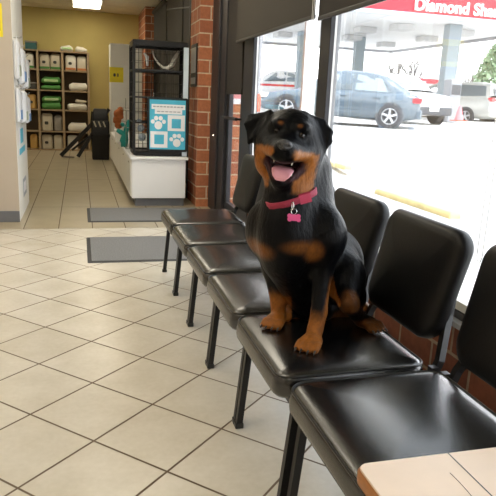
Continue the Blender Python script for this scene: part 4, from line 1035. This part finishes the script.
# --- coat markings
def to_px(P):
    d = P-np.array(EYE); z = d @ np.array(FW); return np.stack([248+FPX*(d @ np.array(RT))/z, 248-FPX*(d @ np.array(UP))/z], -1)
def sm(x, a, b): t = np.clip((x-a)/(b-a), 0, 1); return t*t*(3-2*t)
q = (vs-np.array(Hc)) @ RH.T          # head-local coordinates
X, Y, Z = np.abs(q[:, 0]), q[:, 1], q[:, 2]
jit = np.array([noise.noise(Vector(v)*55) for v in vs])*.007+np.array([noise.noise(Vector(v)*170) for v in vs])*.003
tan = np.zeros(len(vs))
def blob(c, r, soft=.25, R=None):
    p = vs-V3(c)
    if R is not None: p = p @ np.array(R).T
    d = np.sqrt(((p/np.array(r))**2).sum(-1))+jit*12
    return 1-sm(d, 1-soft, 1+soft)
head = sm(Z, -.04, -.02)*sm(Y, -.18, -.17)
side = sm(X+jit, .026+.008*sm(-Y, .04, .06), .036+.01*sm(-Y, .04, .06))*(1-sm(X+jit, .092, .104))*(1-sm(Y+jit+(X-.03)*.2, -.024, -.012))*sm(Z, -.03, -.005)*sm(Y, -.165, -.145)
jawc = (1-sm(Y+jit, -.135, -.125))*sm(Z, -.02, .0)*(1-sm(Z, .04, .06))*sm(Y, -.19, -.17)
tan = np.maximum(tan, side*head)
lip = blob(hp(0, -.115, .11), (.038, .030, .04), .2, RH)           # dark chin and lower lip
tan *= 1-lip
for s in (-1, 1):
    tan = np.maximum(tan, blob(hp(s*.030, .047, .078), (.0085, .006, .03), .35, RH)*.42)
# throat patch on the image right
tan = np.maximum(tan, blob(A(301, 184, 1.76), (.030, .07, .036), .3)*.9)
# chest patches
tan = np.maximum(tan, blob(A(258, 249, 1.82), (.036, .09, .028), .55)*.6)
tan = np.maximum(np.maximum(tan, blob(A(298, 246, 1.74), (.050, .09, .020), .6)*.5), blob(A(311, 250, 1.74), (.028, .09, .032), .5)*.6)
# lower legs
pp = to_px(vs)
fl = (vs[:, 1] < 1.80) & (vs[:, 0] < .80) & (pp[:, 0] > 292)
zt = .565+(.10)*sm(pp[:, 0], 322, 331)                           # tan climbs on the outer side
tan = np.where(fl, np.maximum(tan, 1-sm(vs[:, 2]+jit*2, zt-.04, zt+.01)), tan)
fl2 = (pp[:, 0] < 291.5) & (vs[:, 0] < .76) & (vs[:, 2] < .7)
tan = np.where(fl2, np.maximum(tan, 1-sm(vs[:, 2]+jit*2, .535, .585)), tan)
tan = np.maximum(tan, .35*blob(A(351, 304, 1.71), (.030, .06, .042), .3))
hf = (vs[:, 2] < .505) & ((vs[:, 0] > .84) | (vs[:, 1] > 1.9))
tan = np.where(hf, np.maximum(tan, .5*(1-sm(vs[:, 2]+jit, .49, .505))), tan)
nose_ = blob(hp(0, -.006, .163), (.024, .018, .018), .15, RH)
mouth = blob(hp(0, -.080, .088), (.071, .047, .066), .10, RH)*(1-sm(Y, -.060, -.050)*(Z > .07))
lipu = blob(hp(0, -.060, .125), (.062, .016, .05), .25, RH); tan *= 1-lipu*.9
mouth *= (np.array(S.ev(vs*1.0)) > -1)
at = me.color_attributes.new('coat', 'FLOAT_COLOR', 'POINT')
blk = np.array((.0026, .0028, .0036)); tn = np.array((.36, .125, .022)); tn2 = np.array((.21, .075, .017))
mixv = np.clip(tan, 0, 1)[:, None]; var = np.clip(.45+jit*75+.5*np.array([noise.noise(Vector((v[0]*260, v[1]*260, v[2]*110))) for v in vs]), 0, 1)[:, None]
col = blk*(1-mixv)+(tn*var+tn2*(1-var))*mixv
col = col*(1-nose_[:, None])+np.array((.012, .012, .013))*nose_[:, None]
col = col*(1-mouth[:, None])+np.array((.035, .012, .013))*mouth[:, None]
rgba = np.concatenate([col, np.ones((len(vs), 1))], 1).astype(np.float32); at.data.foreach_set('color', rgba.ravel())
cm = bpy.data.materials.new('short_glossy_coat'); cm.use_nodes = True; nt = cm.node_tree; b = nt.nodes['Principled BSDF']
an = nt.nodes.new('ShaderNodeAttribute'); an.attribute_name = 'coat'; nt.links.new(an.outputs['Color'], b.inputs['Base Color'])
b.inputs['Roughness'].default_value = .36; b.inputs['Specular IOR Level'].default_value = .13
tcn = nt.nodes.new('ShaderNodeTexCoord'); mpn = nt.nodes.new('ShaderNodeMapping'); mpn.inputs['Scale'].default_value = (1, 1, .28)
nz = nt.nodes.new('ShaderNodeTexNoise'); nz.inputs['Scale'].default_value = 420; nz.inputs['Detail'].default_value = 3
nt.links.new(tcn.outputs['Object'], mpn.inputs[0]); nt.links.new(mpn.outputs[0], nz.inputs['Vector'])
nz2 = nt.nodes.new('ShaderNodeTexNoise'); nz2.inputs['Scale'].default_value = 75; nz2.inputs['Detail'].default_value = 5; nt.links.new(mpn.outputs[0], nz2.inputs['Vector'])
bp2 = nt.nodes.new('ShaderNodeBump'); bp2.inputs['Strength'].default_value = .45; bp2.inputs['Distance'].default_value = .008; nt.links.new(nz2.outputs['Fac'], bp2.inputs['Height'])
bpn = nt.nodes.new('ShaderNodeBump'); bpn.inputs['Strength'].default_value = .35; bpn.inputs['Distance'].default_value = .003; nt.links.new(bp2.outputs[0], bpn.inputs['Normal'])
nt.links.new(nz.outputs['Fac'], bpn.inputs['Height']); nt.links.new(bpn.outputs[0], b.inputs['Normal'])
body = bpy.data.objects.new('body', me); COL.objects.link(body); me.materials.append(cm); body.parent = dogroot
# eyes on the surface
M['eye'] = mat('dark_brown_eye', (.010, .005, .003), .22, spec=.4, var=(0, 1)); M['nose'] = mat('dark_wet_nose', (.022, .022, .025), .32, spec=.8, bump=(.5, 260)); M['tongue'] = mat('pink_tongue', (.74, .33, .38), .4, bump=(.3, 200)); M['claw'] = mat('dark_claw', (.03, .024, .02), .4)
M['tooth'] = mat('tooth', (.75, .70, .58), .35); M['gum'] = mat('dark_lip', (.02, .015, .016), .3)
for s in (-1, 1):
    bm = BM(); bmesh.ops.create_uvsphere(bm, u_segments=16, v_segments=10, radius=.0108, matrix=Matrix.Translation(hp(s*.037, .019, .0695))); obj('eye', bm, M['eye'], dogroot, smooth=180)
bm = BM(); bmesh.ops.create_uvsphere(bm, u_segments=24, v_segments=16, radius=1)
for v in bm.verts:
    x_, y_, z_ = v.co; xx = x_*.0235*(1-.22*max(0, -y_)); yy = y_*.0165; zz = z_*.0145
    for s in (-1, 1):
        d2 = ((xx-s*.0105)/.0055)**2+((yy+.001)/.0045)**2
        if zz > 0: zz -= .007*math.exp(-d2)
    if zz > 0: zz -= .0025*math.exp(-(xx/.0018)**2)*(1 if yy < .002 else 0)
    v.co = hp(xx, -.008+yy, .161+zz)
obj('nose', bm, M['nose'], dogroot, smooth=180)
# tongue: broad, over the lower lip
bm = BM(); rows = []
prof = [(.030, -.090, .013, .028), (.055, -.088, .014, .033), (.085, -.090, .013, .034), (.103, -.097, .011, .031), (.114, -.107, .009, .026), (.118, -.118, .005, .015)]
for z, y, th, w_ in prof:
    ring = []
    for k in range(14):
        a = 2*PI*k/14; xx = math.cos(a)*w_; yy = math.sin(a)*th*.6-(.004*(1-abs(xx/w_)**1.0) if math.sin(a) > 0 else 0)
        ring.append(bm.verts.new(hp(xx, y+yy, z)))
    rows.append(ring)
for a_, b_ in zip(rows, rows[1:]):
    for k in range(14): bm.faces.new((a_[k], a_[(k+1) % 14], b_[(k+1) % 14], b_[k]))
bm.faces.new(rows[0]); bm.faces.new(rows[-1]); obj('tongue', bm, M['tongue'], dogroot, smooth=180)
for s in (-1, 1):
    bm = BM(); lathe(bm, [(.0035, 0), (.003, .006), (.0005, .013)], hp(s*.028, -.104, .092), 8, Uh); obj('tooth', bm, M['tooth'], dogroot, smooth=60)
    bm = BM(); lathe(bm, [(.0035, 0), (.003, .008), (.0005, .015)], hp(s*.027, -.054, .118), 8, -Uh); obj('tooth', bm, M['tooth'], dogroot, smooth=60)
for b_, f_ in claws:
    bm = BM(); p0 = b_+f_*.006+Vector((0, 0, .002)); tube(bm, [p0, p0+f_*.008+Vector((0, 0, -.001)), p0+f_*.014+Vector((0, 0, -.008))], [.0035, .003, .001], 6); obj('claw', bm, M['claw'], dogroot, smooth=60)
# --- collar: a band lying on the neck
M['collar'] = mat('raspberry_collar', (.34, .018, .055), .55, bump=(.4, 300), var=(.1, 60)); M['tag'] = mat('pink_enamel', (.80, .10, .30), .3, coat=.5)
def nring():
    c = A(298, 187, 1.865); nrm = (aty(297-8, 199+24, 1.865)-c).normalized()
    # tilt so that the front hangs low and the image-right side sits high
    nrm = (UP*1.0+RT*(-.30)+FW*(-.42)).normalized(); a = RT.cross(nrm).normalized(); b2 = nrm.cross(a); out = []
    for k in range(64):
        th = 2*PI*k/64; d_ = a*math.cos(th)+b2*math.sin(th); rr = np.arange(.05, .20, .0015)
        P = np.array(c)[None]+rr[:, None]*np.array(d_)[None]; val = S.ev(P); j = np.argmax(val > 0) if (val > 0).any() else len(rr)-1
        out.append(rr[j])
    out = np.array(out)
    for _ in range(6): out = np.maximum(out, (np.roll(out, 1)+np.roll(out, -1))/2)
    pts = [c+(a*math.cos(2*PI*k/64)+b2*math.sin(2*PI*k/64))*(out[k]+.001) for k in range(64)]
    px_ = to_px(np.array([p[:] for p in pts])); pts = [p-(p-c).normalized()*.014*float(max(sm(px_[k, 0], 315, 320), 1-sm(px_[k, 0], 262, 270)))*(1 if (p-EYE).length < (c-EYE).length+.06 else 0) for k, p in enumerate(pts)]
    return c, nrm, pts
cc, cn, cp = nring()
bm = BM(); rings = []
for k, p in enumerate(cp):
    o_ = (p-cc).normalized(); ring = [bm.verts.new(p+cn*(dx*.0105)+o_*dy) for dx, dy in ((-1, -.004), (-1, .0022), (-.8, .0038), (.8, .0038), (1, .0022), (1, -.004))]; rings.append(ring)
for k in range(64):
    a_, b_ = rings[k], rings[(k+1) % 64]
    for j in range(6): bm.faces.new((a_[j], a_[(j+1) % 6], b_[(j+1) % 6], b_[j]))
collar = obj('collar', bm, M['collar'], dogroot, smooth=50)
def nearest(u, v):
    best = min(cp, key=lambda p: (Vector(to_px(np.array(p)[None])[0])-Vector((u, v))).length+(0 if (p-EYE).length < (cc-EYE).length else 99)); return best
tp = nearest(293, 206); bk = nearest(306, 199)
tw = (EYE-tp).normalized()
bm = BM(); c0 = tp+tw*.008-UP*.010; tube(bm, [c0+UP*.012*math.sin(t)+(RT*.55+tw*.8).normalized()*.005*math.cos(t) for t in np.linspace(0, 2*PI, 17)[:-1]], .0014, 6, close=True)
obj('hanging_clip', bm, M['chrome'], collar, smooth=60)
bm = BM(); c1 = c0-UP*.018+RT*.004; tube(bm, [c1+RT*.0085*math.cos(t)+UP*.0085*math.sin(t) for t in np.linspace(0, 2*PI, 17)[:-1]], .0012, 6, close=True)
obj('split_ring', bm, M['chrome'], collar, smooth=60)
ct = c1-UP*.0185; pts = []
dirx = (RT-UP*.06).normalized(); diry = UP
for cx_, cy_, a0, a1 in ((.0135, .0055, -.25, .80), (-.0135, .0055, .20, 1.25), (-.0135, -.0055, .75, 1.80), (.0135, -.0055, 1.20, 2.25)):
    for t in np.linspace(a0, a1, 9): pts.append(ct+dirx*(cx_+.0072*math.cos(PI*t))+diry*(cy_+.0068*math.sin(PI*t))+tw*.002)
bm = BM(); prism(bm, pts, -tw*.0022); obj('bone_tag', bm, M['tag'], collar)
bm = BM(); o_ = (bk-cc).normalized(); tv = cn.cross(o_)
obox(bm, bk+o_*.005, tv, cn, o_, .016, .0125, .005, .002); obj('collar_buckle', bm, mat('pink_buckle', (.55, .06, .13), .4), collar)

# ================================================================== LIGHT
w = bpy.data.worlds.new('sky'); scn.world = w; w.use_nodes = True
nt = w.node_tree; bg = nt.nodes['Background']
tc = nt.nodes.new('ShaderNodeTexCoord'); sx = nt.nodes.new('ShaderNodeSeparateXYZ'); nt.links.new(tc.outputs['Generated'], sx.inputs[0])
mr = nt.nodes.new('ShaderNodeMapRange'); mr.inputs[1].default_value = 0; mr.inputs[2].default_value = .6
nt.links.new(sx.outputs[2], mr.inputs[0])
mx = nt.nodes.new('ShaderNodeMix'); mx.data_type = 'RGBA'; mx.inputs[6].default_value = (1, 1, 1, 1); mx.inputs[7].default_value = (.82, .90, 1, 1)
nt.links.new(mr.outputs[0], mx.inputs[0]); nt.links.new(mx.outputs[2], bg.inputs[0]); bg.inputs[1].default_value = 5.2
sd = bpy.data.lights.new('sun', 'SUN'); sd.energy = 4.0; sd.angle = math.radians(6); sd.color = (1, .96, .9)
so = bpy.data.objects.new('sun', sd); COL.objects.link(so); so.rotation_euler = Vector((-.25, .55, -1)).to_track_quat('-Z', 'Y').to_euler()

M['diff'] = mat('lamp_diffuser', (1, 1, 1), .5, emit=(1, .91, .74), es=8.5, var=(0, 1))
M['diff_b'] = mat('warm_lamp_diffuser', (1, 1, 1), .5, emit=(1, .90, .70), es=10, var=(0, 1))
def troffer(label, cx, cy, lx=.5, ly=1.15, m='diff', energy=None):
    t = thing('ceiling_light', label, 'ceiling light', (cx, cy, H-.03), 'fluorescent ceiling lights')
    bm = BM(); box(bm, cx-lx/2-.03, cx+lx/2+.03, cy-ly/2-.03, cy+ly/2+.03, H-.022, H-.007, bev=.002); obj('housing', bm, M['white'], t)
    bm = BM(); box(bm, cx-lx/2, cx+lx/2, cy-ly/2, cy+ly/2, H-.030, H-.0225); obj('diffuser', bm, M[m], t)
troffer('bright fluorescent panel in the ceiling of the back room', .18, 12.75, m='diff_b')
for k, (a, b) in enumerate(((-1.9, 9.6), (-1.9, 12.6), (.3, 9.2))):
    troffer('back room ceiling panel out of view', a, b, m='diff_b')
troffer('added wide ceiling panel out of view, brightening the counter and poster', .45, 5.3, lx=1.15)  # extra unseen lamp, added to lift the dim counter front and poster
for a, b in ((-.9, 4.2), (-.9, 2.0), (-.9, -.6), (-2.7, 3.3), (-2.7, .7)):
    troffer('front room ceiling panel out of view above the tiles', a, b)
scn.view_settings.view_transform = 'Standard'; scn.view_settings.look = 'None'; scn.view_settings.gamma = 1
scn.view_settings.exposure = 0.0; scn.view_settings.use_curve_mapping = False
